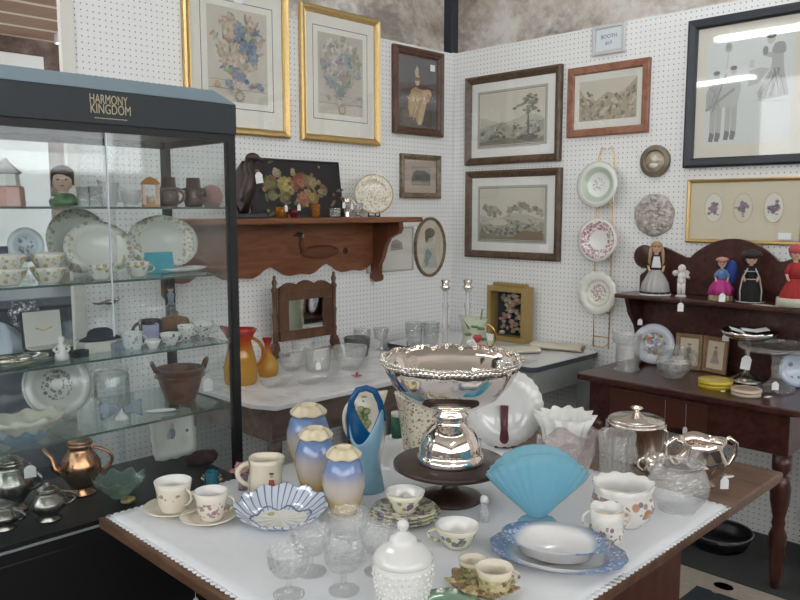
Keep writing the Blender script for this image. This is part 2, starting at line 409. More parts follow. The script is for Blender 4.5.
# the room beyond the left opening: board ceiling with pale gaps
m, N, L, b = base_mat('slatted_ceiling')
tc = N.new('ShaderNodeTexCoord'); sx = N.new('ShaderNodeSeparateXYZ'); L.new(tc.outputs['Object'], sx.inputs[0])
a = N.new('ShaderNodeMath'); a.operation = 'MULTIPLY'; a.inputs[1].default_value = 2.6; L.new(sx.outputs[1], a.inputs[0])
f = N.new('ShaderNodeMath'); f.operation = 'FRACT'; L.new(a.outputs[0], f.inputs[0])
g = N.new('ShaderNodeMath'); g.operation = 'LESS_THAN'; g.inputs[1].default_value = .16; L.new(f.outputs[0], g.inputs[0])
nz = N.new('ShaderNodeTexNoise'); nz.inputs['Scale'].default_value = 6; nz.inputs['Detail'].default_value = 6; L.new(tc.outputs['Object'], nz.inputs[0])
rp = N.new('ShaderNodeValToRGB'); rp.color_ramp.elements[0].color = (.30, .18, .12, 1); rp.color_ramp.elements[1].color = (.46, .30, .21, 1); L.new(nz.outputs['Fac'], rp.inputs[0])
x = N.new('ShaderNodeMix'); x.data_type = 'RGBA'; x.inputs[7].default_value = (.78, .68, .55, 1); L.new(rp.outputs[0], x.inputs[6]); L.new(g.outputs[0], x.inputs[0]); L.new(x.outputs[2], b.inputs['Base Color'])
b.inputs['Roughness'].default_value = .8
struct(MB().box(-.5, 6.5, 3.76, 8, 2.94, 3.05, m).build('ceiling_back'))
mb = MB().box(1.28, WR+.01, WL, WL+.02, 0, 2.44, pegboard('pegboard_along_x', 0)); struct(mb.build('wall_left'))
mb = MB().box(WR, WR+.02, -.6, WL, 0, 2.44, pegboard('pegboard_along_y', 1)); struct(mb.build('wall_right'))
struct(MB().box(1.272, 1.322, WL-.012, WL+.02, 0, 3.9, mat('cream_paint', (.72, .70, .64), .5)).build('trim_1'))
struct(MB().box(3.70, 3.765, 3.25, 3.315, 0, 3.9, mat('dark_steel', (.018, .026, .042), .5)).build('trim_2', bevel=.004))
struct(MB().box(WR-.006, WR+.021, WL-.006, WL+.021, 0, 2.445, mat('white_paint', (.8, .81, .82), .5)).build('trim_3'))
struct(MB().box(1.5, 4.3, 3.6, 3.75, 0, 3.9, STONE).build('wall_back'))
struct(MB().box(4.1, 4.25, -4, 3.6, 0, 3.9, STONE).build('wall_stone_right'))
struct(MB().box(-4, 6.5, 7.0, 7.1, 0, 3.0, STONEB).build('wall_far'))
# white door in the far room
DOORW = mat('pale_door_paint', (.72, .75, .74), .4)
d = MB().box(-.2, 2.62, 6.9, 6.98, 0, 2.79, DOORW)
for z in (.25, 1.0, 1.72): d.box(.4, 2.3, 6.893, 6.9, z, z+.03, mat('door_groove', (.2, .21, .21), .6))
struct(d.build('door_1', bevel=.004))
tag(MB().box(.9, 1.9, 4.3, 4.9, 0, .98, mat('navy_paint', (.03, .05, .085), .4)).box(.88, 1.92, 4.28, 4.92, .98, 1.03, mat('navy_top', (.09, .13, .18), .3)).build('storage_chest', bevel=.01),
    'dark navy chest standing in the room behind the glass case', 'chest')
# rear of the shop with unseen high windows behind the camera, sills raised to shape the light
PLASTER = mat('shop_plaster', (.40, .34, .28), .9)
w = MB().box(-4, 4.3, -4.1, -4, 0, 1.9, PLASTER).box(-4, 4.3, -4.1, -4, 3.3, 3.9, PLASTER)
for x0 in (-4, -1.3, 1.4, 4.1): w.box(x0, x0+.25, -4.1, -4, 1.9, 3.3, PLASTER)
struct(w.build('wall_rear'))
w = MB().box(-4.1, -4, -4.1, 8, 0, 1.9, PLASTER).box(-4.1, -4, -4.1, 8, 3.3, 3.9, PLASTER).box(-4.1, -4, 4.2, 8, 1.9, 3.3, PLASTER)
for y0 in (-4.1, -1.4, 1.3): w.box(-4.1, -4, y0, y0+.25, 1.9, 3.3, PLASTER)
struct(w.build('wall_side'))
for i, y0 in enumerate((-3.85, -1.15, 1.55)):  # unseen side windows, added so daylight reaches the right wall
    struct(MB().box(-4.06, -4.05, y0, y0+2.6, 1.9, 3.3, PANE).build('unseen_window_%d' % (i+4)))
for i, x0 in enumerate((-3.75, -1.05, 1.65)):
    struct(MB().box(x0, x0+2.45, -4.06, -4.05, 1.9, 3.3, PANE).build('unseen_window_%d' % (i+1)))
# patterned rug by the right-hand dresser
def rug():
    m, N, L, b = base_mat('rug_wool')
    tc = N.new('ShaderNodeTexCoord'); v = N.new('ShaderNodeTexVoronoi'); v.inputs['Scale'].default_value = 9; L.new(tc.outputs['Object'], v.inputs['Vector'])
    r = N.new('ShaderNodeValToRGB'); r.color_ramp.interpolation = 'CONSTANT'
    e = r.color_ramp.elements; e[0].color = (.16, .025, .025, 1); e[1].color = (.02, .03, .04, 1); e[1].position = .35
    k = e.new(.25); k.color = (.3, .25, .19, 1); L.new(v.outputs['Distance'], r.inputs[0]); L.new(r.outputs[0], b.inputs['Base Color']); b.inputs['Roughness'].default_value = .95
    t = thing('rug', 'dark patterned rug with pale border on the carpet at lower right', 'rug', (2.46, .25, 0))
    MB().box(-.45, .45, -.98, .98, .001, .008, m).build('field', t)
    bd = mat('rug_border_wool', (.36, .31, .26), .95, noise=.25, nscale=50, bump=.4)
    mb = MB().box(-.58, .58, .98, 1.11, .001, .009, bd).box(-.58, .58, -1.11, -.98, .001, .009, bd).box(.45, .58, -.98, .98, .001, .009, bd).box(-.58, -.45, -.98, .98, .001, .009, bd)
    sp_ = mat('rug_dark_wool', (.14, .14, .125), .95)
    for i in range(9):
        for x in (-.515, .515): mb.lathe([(1e-6, .0102), (.03, .0102)], sp_, 10, c=(x, -.9+i*.225, 0), sy=1.3)
    mb.build('border', t)
    dk = mat('rug_edge_wool', (.03, .032, .034), .95)
    MB().box(.58, .60, -1.13, 1.13, .001, .007, dk).box(-.60, -.58, -1.13, 1.13, .001, .007, dk).box(-.58, .58, 1.11, 1.13, .001, .007, dk).box(-.58, .58, -1.13, -1.11, .001, .007, dk).build('edge_binding', t)
rug()
# ================================================================== PICTURES
WOODRED = wood('reddish_wood', (.22, .085, .05), (.36, .16, .10), (6, 6, 6), .4)
WALNUT = wood('walnut_frame_wood', (.07, .032, .02), (.14, .07, .045), (6, 6, 6), .4)
WALBR = wood('brown_frame_wood', (.065, .04, .025), (.14, .088, .052), (6, 6, 6), .38)
GOLD = mat('gold_leaf', (.62, .44, .19), .36, .75, bump=.25, bscale=140, noise=.15, nscale=60)
GOLDD = mat('old_gold', (.38, .27, .12), .45, .6, noise=.2, nscale=50)
MATIV = mat('ivory_mat', (.82, .80, .74), .85)
MATW = mat('white_mat', (.87, .86, .84), .85)
MATCR = mat('cream_mat', (.72, .66, .52), .85)
GP = [(0, 0), (0, .022), (.008, .03), (.02, .026), (.028, .018), (.033, .02), (.036, .01), (.036, 0)]
def floralprint(seed, w, h, pal, vase, mono):
    def f(C):
        rng = random.Random(seed)
        C.box(-w*.345, h*.17, w*.345, h*.865, .0035, (.10, .11, .13))
        C.rect(-w*.285, h*.215, w*.285, h*.82, (.60, .56, .49))
        if mono: C.rect(-w*.28, h*.30, w*.28, h*.815, (.55, .51, .45))
        z0 = h*.3
        C.rect(-w*.28, z0-.004, w*.28, z0, (.38, .33, .28)); C.rect(-w*.28, z0+.035, w*.28, z0+.038, (.42, .37, .31))
        bouquet(C, 0, h*.58, w*.5, h*.46, pal, rng, 40, (.36, .38, .30) if not mono else (.36, .37, .34), .026, vase)
        for i in range(14):
            C.flower(rng.uniform(-w*.25, w*.25), z0+rng.uniform(.0, .04), .014, rng.choice(pal), rng)
        for i in range(12):
            a = 2*PI*i/12; C.blob(.022*cos(a), h*.255+.022*sin(a), .007, .004, (.3, .29, .2), None, 0, 7, a)
    return f
t = picture('framed_print', 'gold-framed flower print with blue and orange blossoms, above the glass case', 'L', 2.09, 1.853, .575, .70, GP, GOLD, MATIV,
        floralprint(5, .575, .70, [(.22, .28, .38), (.58, .42, .30), (.60, .46, .40), (.28, .33, .40), (.54, .46, .36), (.60, .51, .45)], (.25, .3, .4), False), group='floral prints in gold frames')
tag(MB().box(-.024, .024, -.0165, -.0155, .60, .645, CARD).build('price_sticker', t))
picture('framed_print', 'gold-framed flower print in muted greys, right of the blue and orange one', 'L', 2.722, 1.853, .545, .675, GP, GOLD, MATIV,
        floralprint(8, .545, .675, [(.40, .42, .46), (.55, .5, .44), (.48, .36, .36), (.34, .36, .36), (.42, .40, .30), (.6, .57, .52)], (.28, .28, .30), True), group='floral prints in gold frames')
def lady(C):
    r = random.Random(17)
    C.rect(-.16, .055, .16, .43, (.13, .125, .13)); C.rect(-.16, .055, .16, .15, (.08, .06, .05)); C.poly([(-.16, .285), (.0, .30), (.16, .27), (.16, .23), (-.16, .235)], (.11, .07, .06))
    C.poly([(-.085, .10), (-.08, .2), (-.055, .255), (-.02, .275), (.02, .27), (.06, .27), (.11, .245), (.105, .205), (.07, .18), (.055, .12), (.03, .06), (.0, .06), (-.02, .1)], (.44, .31, .17))
    C.poly([(.005, .06), (.03, .06), (.06, .15), (.075, .2), (.04, .24), (.01, .2)], (.62, .48, .30)); C.poly([(-.075, .12), (-.06, .22), (-.03, .25), (-.03, .17), (-.045, .11)], (.55, .41, .22))
    for i in range(26): C.line(r.uniform(-.07, .06), r.uniform(.2, .25), r.uniform(-.05, .05), r.uniform(.08, .16), .004, r.choice([(.35, .24, .12), (.66, .53, .34), (.5, .36, .2)]))
    C.blob(-.005, .305, .019, .024, (.60, .42, .30)); C.blob(-.012, .322, .026, .014, (.22, .13, .09)); C.poly([(-.018, .33), (-.026, .36), (-.008, .395), (.006, .375), (.004, .345), (.016, .33)], (.60, .50, .34))
    C.blob(.075, .245, .038, .024, (.60, .42, .26), r, .15); C.blob(.09, .232, .014, .012, (.55, .22, .14)); C.blob(.04, .275, .05, .012, (.12, .07, .06)); C.blob(-.1, .12, .03, .03, (.16, .12, .09), r, .2)
DP = [(0, 0), (0, .026), (.012, .03), (.026, .022), (.036, .026), (.044, .014), (.044, 0)]
t = picture('framed_print', 'dark wood framed picture of a lady in a golden dress, near the corner', 'L', 3.308, 1.933, .415, .487, DP, WALNUT, mat('brown_mat', (.10, .09, .085), .8), lady)
MB().box(.095, .135, -.0165, -.0155, .375, .412, CARD).build('price_sticker', t)
def smallscene(C):
    C.rect(-.135, .045, .135, .21, (.52, .43, .36)); C.rect(-.075, .075, .085, .185, (.40, .36, .32))
    C.poly([(-.075, .12), (-.03, .15), (.03, .165), (.085, .14), (.085, .075), (-.075, .075)], (.17, .16, .14)); C.blob(-.02, .135, .04, .03, (.12, .13, .12), random.Random(1), .2)
    C.blob(.045, .12, .03, .035, (.15, .14, .13), random.Random(2), .2); C.rect(-.07, .08, .08, .095, (.3, .26, .22))
picture('framed_print', 'small dark-framed landscape below the golden dress picture', 'L', 3.332, 1.569, .338, .254, [(0, 0), (0, .02), (.014, .026), (.024, .018), (.032, .012), (.032, 0)], wood('worn_frame_wood', (.08, .06, .04), (.26, .19, .11), (8, 8, 8)), mat('pinkish_mat', (.55, .44, .37), .85), smallscene)
def ovlady(C):
    C.blob(0, .24, .03, .036, (.50, .42, .35)); C.blob(-.002, .265, .045, .03, (.16, .13, .1)); C.blob(-.03, .24, .014, .035, (.17, .14, .11))
    C.poly([(-.05, .19), (-.015, .21), (.02, .21), (.05, .185), (.055, .12), (-.055, .11)], (.55, .53, .47)); C.poly([(-.05, .13), (.05, .13), (.07, .05), (-.075, .06)], (.42, .45, .42))
    C.blob(-.015, .135, .03, .035, (.25, .36, .33), random.Random(2), .2); C.blob(-.03, .1, .02, .03, (.2, .28, .26), random.Random(3), .2); C.blob(.02, .165, .014, .03, (.58, .48, .41))
picture('oval_portrait', 'oval framed tinted portrait of a dark haired woman beside the room corner', 'L', 3.418, 1.098, .275, .36, [(0, 0), (0, .014), (.006, .02), (.014, .016), (.018, .008), (.018, 0)], wood('oval_frame_wood', (.12, .085, .05), (.24, .18, .1), (8, 8, 8)), mat('aged_paper', (.64, .58, .48), .85), ovlady, oval=True)
def pale(C):
    C.box(-.115, .04, .12, .215, .0018, (.62, .58, .52)); r = random.Random(4)
    C.poly([(.00, .12), (.10, .125), (.095, .165), (.05, .185), (.01, .175)], (.36, .33, .30)); C.blob(.05, .15, .04, .016, (.26, .24, .22), r, .3)
picture('framed_drawing', 'pale framed drawing half hidden by the wooden wall shelf', 'L', 3.085, 1.147, .37, .257, [(0, 0), (0, .012), (.006, .015), (.01, .01), (.01, 0)], mat('pale_frame', (.45, .42, .37), .5), mat('pale_paper', (.70, .68, .62), .85), pale)
# --- right wall
def landscape(w, h, seed, tree):
    def f(C):
        r = random.Random(seed); x0, x1, z0, z1 = -w*.345, w*.335, h*.215, h*.79
        C.box(x0-.018, z0-.018, x1+.018, z1+.018, .013, (.48, .47, .42)); C.box(x0-.006, z0-.006, x1+.006, z1+.006, .004, (.22, .22, .2))
        C.rect(x0, z0, x1, z1, (.66, .63, .54)); H = z1-z0; W = x1-x0
        def ridge(b, amp, c, n=24):
            ph = r.uniform(0, 6)
            C.poly([(x0, z0)]+[(x0+W*i/n, z0+H*(b+amp*sin(i*.35+ph)+r.uniform(-.02, .02))) for i in range(n+1)]+[(x1, z0)], c)
        ridge(.48, .06, (.52, .50, .43)); ridge(.36, .05, (.38, .37, .31)); 
        for i in range(90):
            x = x0+W*r.uniform(.03, .97); b = r.random()
            C.blob(x, z0+H*(.12+.3*b), .012*(1.4-b), .008*(1.4-b), r.choice([(.20, .20, .17), (.28, .27, .22), (.44, .41, .34), (.15, .15, .13), (.52, .48, .4)]), r, .3, 8)
        ridge(.1, .03, (.25, .22, .17))
        if tree:
            tx = x0+W*.76; C.poly([(tx-.008, z0+H*.12), (tx+.012, z0+H*.12), (tx+.002, z0+H*.7), (tx-.004, z0+H*.7)], (.16, .15, .12))
            for i in range(40): C.blob(tx+r.gauss(0, .03), z0+H*r.uniform(.55, .92), .015, .008, r.choice([(.25, .25, .2), (.33, .32, .26), (.2, .2, .16)]), r, .3, 8)
            C.blob(tx+.0, z0+H*.1, .07, .018, (.13, .12, .1), r, .2)
        else:
            for i in range(46): 
                x = x0+W*r.uniform(.05, .97); C.blob(x, z0+H*(.55+.06*sin(x*20)+r.uniform(-.06, .1)), .016, .014, r.choice([(.33, .31, .25), (.42, .39, .31), (.26, .25, .2), (.47, .4, .33)]), r, .3, 9)
            C.poly([(x0+W*.3, z0), (x1, z0+H*.02), (x1, z0+H*.14), (x0+W*.72, z0+H*.2), (x0+W*.5, z0+H*.06)], (.27, .2, .14)); C.blob(x0+W*.3, z0+H*.34, .07, .02, (.62, .58, .48), r, .15)
    return f
LP = [(0, 0), (0, .024), (.012, .032), (.026, .026), (.036, .02), (.042, .012), (.042, 0)]
def label_patch(t, x, z, w=.06, h=.04): MB().box(x-w/2, x+w/2, -.0168, -.0158, z, z+h, CARD).build('price_sticker', t)
t = picture('framed_print', 'upper of two brown framed landscape prints, showing a tall tree', 'R', 2.72, 1.766, .672, .512, LP, WALBR, MATW, landscape(.672, .512, 3, True), group='pair of landscape prints'); label_patch(t, .235, .055)
t = picture('framed_print', 'lower of two brown framed landscape prints, showing a village hill', 'R', 2.71, 1.218, .675, .512, LP, WALBR, MATW, landscape(.675, .512, 9, False), group='pair of landscape prints'); label_patch(t, .235, .05)
def rocks(C):
    r = random.Random(6); x0, x1, z0, z1 = -.165, .165, .08, .285
    C.rect(-.2, .045, .2, .32, (.76, .75, .70)); C.rect(x0, z0, x1, z1, (.60, .57, .48))
    C.poly([(x0, z0), (x0, z0+.17), (-.13, z0+.12), (-.07, z0+.1), (.0, z0+.14), (.07, z0+.12), (.12, z0+.16), (x1, z0+.2), (x1, z0)], (.42, .35, .25))
    for i in range(110):
        x = r.uniform(x0+.01, x1-.01); C.blob(x, z0+r.uniform(.01, .11+.3*abs(x)), r.uniform(.005, .013), r.uniform(.006, .014), r.choice([(.34, .27, .19), (.25, .21, .17), (.5, .43, .32), (.18, .17, .15), (.56, .5, .4)]), r, .35, 8, r.uniform(0, 3))
picture('framed_print', 'small reddish wood framed print of rocky hills, under the sign', 'R', 2.113, 1.884, .467, .361, [(0, 0), (0, .018), (.006, .022), (.034, .02), (.04, .012), (.04, 0)], WOODRED, mat('warm_white_mat', (.76, .75, .71), .85), rocks)
def sketch(C):
    r = random.Random(11); g = (.50, .51, .50); dk = (.24, .24, .24); md = (.38, .39, .39)
    C.rect(-.195, .10, .19, .57, (.72, .75, .74))
    def legs(x, z, h):
        for s in (-.012, .016): C.poly([(x+s-.012, z), (x+s+.012, z), (x+s+.016, z+h), (x+s-.012, z+h)], g); C.poly([(x+s-.016, z-.012), (x+s+.004, z-.016), (x+s+.012, z+.02), (x+s-.01, z+.03)], dk)
    legs(-.145, .13, .16); C.poly([(-.19, .26), (-.12, .255), (-.105, .33), (-.125, .39), (-.165, .39), (-.19, .34)], g)
    legs(-.075, .135, .2); C.poly([(-.125, .27), (-.045, .27), (-.03, .36), (-.055, .40), (-.1, .40), (-.125, .33)], (.56, .57, .56)); C.line(-.19, .26, -.06, .35, .012, md); C.line(-.16, .25, -.1, .42, .004, dk)
    for x, z in ((-.145, .415), (-.068, .43)): C.blob(x, z, .014, .018, (.62, .6, .57)); C.blob(x, z+.012, .016, .01, dk)
    C.blob(-.095, .535, .017, .022, g); C.blob(-.095, .54, .012, .014, md); C.line(-.095, .51, -.1, .44, .006, (.6, .62, .61))
    C.blob(.09, .545, .018, .02, (.6, .58, .55)); C.blob(.09, .562, .022, .013, (.14, .14, .14)); C.blob(.125, .50, .03, .032, md, r, .1); C.line(.06, .49, .115, .47, .02, (.5, .5, .5)); C.blob(.068, .5, .012, .02, (.3, .3, .3))
    C.poly([(.10, .48), (.145, .48), (.15, .41), (.175, .30), (.05, .285), (.04, .32), (.095, .42)], (.48, .49, .48))
    for i in range(26):
        x = r.uniform(.05, .165); C.line(.12+r.uniform(-.02, .02), .42, x, .30, .003, r.choice([md, (.6, .61, .6), dk]))
    for i in range(20): C.line(-.19+r.uniform(0, .06), .27+r.uniform(0, .1), -.17+r.uniform(0, .06), .26+r.uniform(0, .1), .002, md)
    C.poly([(.0, .42), (.05, .43), (.09, .42), (.04, .36), (.0, .35)], (.55, .56, .55)); C.blob(.012, .45, .012, .02, (.62, .62, .6)); C.line(.03, .285, .17, .275, .003, (.55, .55, .54))
picture('framed_drawing', 'large black framed pencil drawing of figures in long coats and dress', 'R', 1.405, 1.70, .565, .68, [(0, 0), (0, .026), (.01, .032), (.035, .028), (.044, .014), (.044, 0)], mat('blue_black_frame', (.022, .028, .038), .4), mat('cream_paper', (.76, .73, .64), .85), sketch)
def ovals(C):
    r = random.Random(13)
    for i, x in enumerate((-.135, 0, .135)):
        C.blob(x, .165, .044, .068, (.55, .46, .30), None, 0, 30); C.blob(x, .165, .041, .065, (.78, .76, .70) if i != 1 else (.72, .68, .56), None, 0, 30)
        for k in range(16): C.flower(x+r.gauss(0, .01), .165+r.gauss(0, .014), .009, r.choice([(.26, .22, .34), (.34, .26, .36), (.2, .2, .3), (.45, .25, .28)] if i < 2 else [(.42, .24, .24), (.2, .2, .3), (.3, .2, .28)]), r)
        for k in range(6): C.blob(x+r.gauss(0, .012), .15+r.gauss(0, .014), .007, .003, (.2, .25, .18), None, 0, 7, r.uniform(0, 3))
t = picture('framed_print', 'wide gold frame with three small oval flower pictures on cream', 'R', 1.40, 1.345, .53, .30, [(0, 0), (0, .014), (.006, .018), (.014, .014), (.018, .008), (.018, 0)], GOLD, MATCR, ovals); label_patch(t, .19, .025, .055, .03)
# sign card in a grey frame at the top of the right wall
t = picture('framed_sign', 'small grey framed card sign at the top of the right wall', 'R', 2.115, 2.292, .187, .15, [(0, 0), (0, .012), (.004, .015), (.018, .013), (.021, .007), (.021, 0)], mat('pale_grey_frame', (.60, .60, .60), .5), mat('blue_white_card', (.78, .84, .88), .7), None, cat='sign')
def letters(text, size, parent, loc, m, name='lettering', rot=(PI/2, 0, 0), ext=.0005, sx=1):
    cu = bpy.data.curves.new(name, 'FONT'); cu.body = text; cu.size = size; cu.align_x = 'CENTER'; cu.align_y = 'CENTER'; cu.extrude = ext
    o = bpy.data.objects.new(name, cu); COL.objects.link(o)
    dg = bpy.context.evaluated_depsgraph_get(); me = bpy.data.meshes.new_from_object(o.evaluated_get(dg))
    bpy.data.objects.remove(o); bpy.data.curves.remove(cu)
    me.materials.clear(); me.materials.append(m)
    ob = bpy.data.objects.new(name, me); COL.objects.link(ob); ob.parent = parent; ob.location = loc; ob.rotation_euler = rot; ob.scale = (sx, 1, 1); return ob
letters('BOOTH', .026, t, (0, -.0072, .088), ink((.18, .22, .3)))
letters('#17', .024, t, (0, -.0072, .055), ink((.18, .22, .3)))
# ================================================================== PLATES AND PLAQUES ON THE RIGHT WALL
t = thing('plate_rack', 'tall brass wire plate hanger on the white right wall', 'plate rack', (WR-.012, 2.105, .75), -90)
mb = MB()
for s in (-.046, .046): mb.tube([(s, 0, .02), (s*1.05, -.004, .6), (s, 0, 1.03), (s*.6, 0, 1.075), (s*.15, 0, 1.06)], .003, GILT, 6)
mb.build('upright', t)
for z in (.215, .495, .78):
    MB().tube([(-.05, 0, z), (-.05, -.035, z-.004), (-.045, -.045, z+.012)], .0028, GILT, 6).tube([(.05, 0, z), (.05, -.035, z-.004), (.045, -.045, z+.012)], .0028, GILT, 6).tube([(-.05, 0, z), (.05, 0, z)], .0028, GILT, 6).build('hook', t)
MB().tube([(-.05, 0, .05), (-.03, -.03, .03), (.03, -.03, .03), (.05, 0, .05)], .003, GILT, 6).tube([(-.05, 0, .08), (.05, 0, .08)], .003, GILT, 6).build('foot_loop', t)
def plate_prof(R, d=.02, t=.004, well=.6):
    p = [(1e-6, 0), (R*well*.9, 0), (R*well, d*.2), (R*well*1.1, d*.45), (R, d)]
    return p+[(R, d+t*.8), (R*well*1.1, d*.45+t), (R*well, d*.2+t), (R*well*.9, t), (1e-6, t)]
def scallop(n, a, lift=0):
    return lambda t, r, z, i: (r*(1+a*cos(n*t)*(r > .05)), z+lift*cos(n*t)*(r > .05))
def standing_plate(name, label, R, m, loc, rz, lean=8, cat='plate', d=.02, mod=None, sx=1, group=None, well=.6):
    mb = MB().lathe(plate_prof(R, d, .004, well), m, 56, mod, sx=sx)
    o = mb.build(name, None, loc, (rad(90-lean), 0, rad(rz))); return tag(o, label, cat, group)
P1 = floral('green_banded_china', (.80, .82, .78), [(.42, .40, .52), (.40, .42, .55)], 70, .3, ('r', 0, .035), b2=[('r', .060, .066, (.50, .58, .46)), ('r', .088, .094, (.80, .81, .77))], edge=('r', .114, .2, (.62, .60, .5)))
standing_plate('wall_plate', 'white plate with a sage green band, top of the wire rack', .118, P1, (WR-.062, 2.115, 1.629), -90, 4, group='plates in the wire rack')
P2 = floral('rose_rimmed_china', (.83, .82, .79), [(.62, .30, .36), (.28, .36, .22), (.50, .16, .24), (.60, .42, .46)], 40, .36, ('r', .052, .098), edge=('r', .109, .2, (.66, .64, .5)))
standing_plate('wall_plate', 'plate with a wreath of pink roses, middle of the wire rack', .113, P2, (WR-.062, 2.105, 1.345), -90, 4, group='plates in the wire rack')
P3 = floral('rose_centred_china', (.78, .79, .70), [(.62, .28, .36), (.34, .36, .26), (.58, .40, .46)], 55, .36, ('r', 0, .046), b2=[('r', .058, .064, (.62, .63, .50)), ('r', .07, .076, (.80, .80, .73))])
standing_plate('wall_plate', 'cream openwork plate with a pink rose centre, lowest in the wire rack', .112, P3, (WR-.062, 2.097, 1.068), -90, 4, mod=scallop(14, .035), group='plates in the wire rack')
# round cameo
t = thing('cameo_plaque', 'small round brown frame holding a carved cameo head', 'wall plaque', (WR-.002, 1.838, 1.74), -90)
BRN = mat('bronze_frame', (.22, .18, .13), .4, .5, noise=.3, nscale=40)
MB().lathe([(1e-6, 0), (.078, 0), (.079, .012), (.072, .02), (.062, .012), (.058, .02), (.052, .014), (.05, .004), (1e-6, .004)], BRN, 48).build('frame', t, rot=(PI/2, 0, 0))
CAM = mat('cameo_plaster', (.50, .44, .35), .5, noise=.3, nscale=60)
MB().lathe([(1e-6, .0045), (.049, .0045), (.049, .008), (1e-6, .009)], CAM, 40).build('ground', t, rot=(PI/2, 0, 0))
c2 = mat('cameo_relief', (.66, .60, .50), .5)
MB().ball((0, -.012, .008), (.018, .01, .022), c2).ball((.016, -.012, .004), (.008, .006, .008), c2).ball((-.004, -.011, -.022), (.024, .008, .014), c2).ball((-.01, -.013, .016), (.016, .009, .014), CAM).build('relief_head', t)
# carved stone-coloured plaque
m_, N_, L_, b_ = base_mat('carved_plaque'); tc_ = N_.new('ShaderNodeTexCoord')
n_ = N_.new('ShaderNodeTexNoise'); n_.inputs['Scale'].default_value = 42; n_.inputs['Detail'].default_value = 4; L_.new(tc_.outputs['Object'], n_.inputs[0])
r_ = N_.new('ShaderNodeValToRGB'); r_.color_ramp.elements[0].color = (.34, .30, .26, 1); r_.color_ramp.elements[0].position = .36; r_.color_ramp.elements[1].color = (.66, .62, .57, 1); r_.color_ramp.elements[1].position = .62
L_.new(n_.outputs['Fac'], r_.inputs[0]); L_.new(r_.outputs[0], b_.inputs['Base Color']); b_.inputs['Roughness'].default_value = .6
bp_ = N_.new('ShaderNodeBump'); bp_.inputs['Distance'].default_value = .02; L_.new(n_.outputs['Fac'], bp_.inputs['Height']); L_.new(bp_.outputs[0], b_.inputs['Normal'])
mb = MB().lathe([(1e-6, 0), (.104, 0), (.106, .006), (.10, .012), (.07, .022), (1e-6, .028)], m_, 48, lambda t, r, z, i: (r*(1+.02*sin(7*t)), z))
r0 = random.Random(4)
for i in range(38):
    a, k = r0.uniform(0, 6.28), .085*r0.random()**.5; mb.ball((k*cos(a), k*sin(a), .022), (r0.uniform(.008, .02), r0.uniform(.006, .012), .008), m_, 10)
tag(mb.build('relief_plaque', None, (WR-.002, 1.833, 1.475), (PI/2, 0, -PI/2)), 'round carved grey relief plaque hanging below the cameo', 'wall plaque')
# tiny metal bird ornament pinned on the pegboard behind the case
bx = PY(110, 302, WL-.02)
mb = MB().ball((0, 0, 0), (.03, .014, .012), PEWTER).ball((.03, -.004, .008), (.012, .01, .01), SILVER2).tube([(-.02, 0, 0), (-.05, 0, -.004), (-.075, 0, .002)], [.007, .005, .002], BRN).tube([(.0, .022, 0), (0, 0, 0)], .003, BRN)
tag(mb.build('bird_ornament', None, bx), 'little metal bird ornament hooked on the pegboard behind the case', 'ornament')
# ================================================================== GLASS DISPLAY CASE
CASEB = mat('case_black', (.008, .009, .011), .5)
CASEH = mat('case_header_grey', (.022, .032, .038), .5, bump=.3, bscale=400)
CASET = mat('case_header_top', (.22, .29, .34), .4)
X0, X1, Y0, Y1 = .36, 1.324, 2.03, 2.45
SH = [1.509, 1.307, 1.094, .891]; CB = .655
case = thing('display_case', 'tall black-framed glass display case with lettered header on the left', 'display case', ((X0+X1)/2, (Y0+Y1)/2, 0))
cx_, cy_ = (X0+X1)/2, (Y0+Y1)/2
hw, hd = (X1-X0)/2, (Y1-Y0)/2
MB().box(-hw, hw, -hd, hd, 0, .60, CASEB).build('base', case, bevel=.004)
MB().box(-hw, hw, -hd, hd, .60, CB-.004, CASEB).box(-hw-.002, hw+.002, -hd-.004, -hd, .632, .638, mat('case_trim_line', (.30, .33, .36), .3)).build('case_floor', case)
mb = MB(); a = .004
mb.box(-hw-a, hw+a, -hd-a, hd+a, 1.725, 1.815, CASEH)
mb.build('header', case, bevel=.003)
v = [(-hw-a, -hd-a, 1.815), (hw+a, -hd-a, 1.815), (hw+a, hd+a, 1.815), (-hw-a, hd+a, 1.815), (-hw+.04, -hd+.04, 1.856), (hw-.045, -hd+.04, 1.856), (hw-.045, hd-.04, 1.856), (-hw+.04, hd-.04, 1.856)]
MB().add(v, [(0, 1, 5, 4), (1, 2, 6, 5), (2, 3, 7, 6), (3, 0, 4, 7), (4, 5, 6, 7), (3, 2, 1, 0)], CASET).build('header_cap', case)
for x in (-hw+.0125, hw-.0125):
    for y in (-hd+.0125, hd-.0125): MB().box(x-.0125, x+.0125, y-.0125, y+.0125, CB-.004, 1.725, CASEB).build('post', case)
mb = MB()
for y in (-hd+.01, hd-.01): mb.box(-hw+.025, hw-.025, y-.01, y+.01, 1.705, 1.725, CASEB)
for x in (-hw+.01, hw-.01): mb.box(x-.01, x+.01, -hd+.025, hd-.025, 1.705, 1.725, CASEB)
mb.build('top_rail', case)
for z in SH: MB().box(-hw+.026, hw-.026, -hd+.018, hd-.012, z-.006, z, SHELFG).box(-hw+.026, hw-.026, -hd+.0175, -hd+.018, z-.006, z, mat('glass_edge', (.07, .13, .12), .2)).build('shelf', case)
xd = .925-cx_
MB().box(-hw+.025, xd+.02, -hd+.010, -hd+.014, CB, 1.705, CASE).build('sliding_door', case)
MB().box(xd, hw-.025, -hd+.003, -hd+.007, CB, 1.705, CASE).box(xd-.003, xd, -hd+.002, -hd+.008, CB+.5, 1.705, mat('ground_glass_edge', (.62, .68, .72), .25)).build('sliding_door', case)
MB().box(hw-.006, hw-.002, -hd+.025, hd-.025, CB, 1.705, CASE).build('side_glass', case)
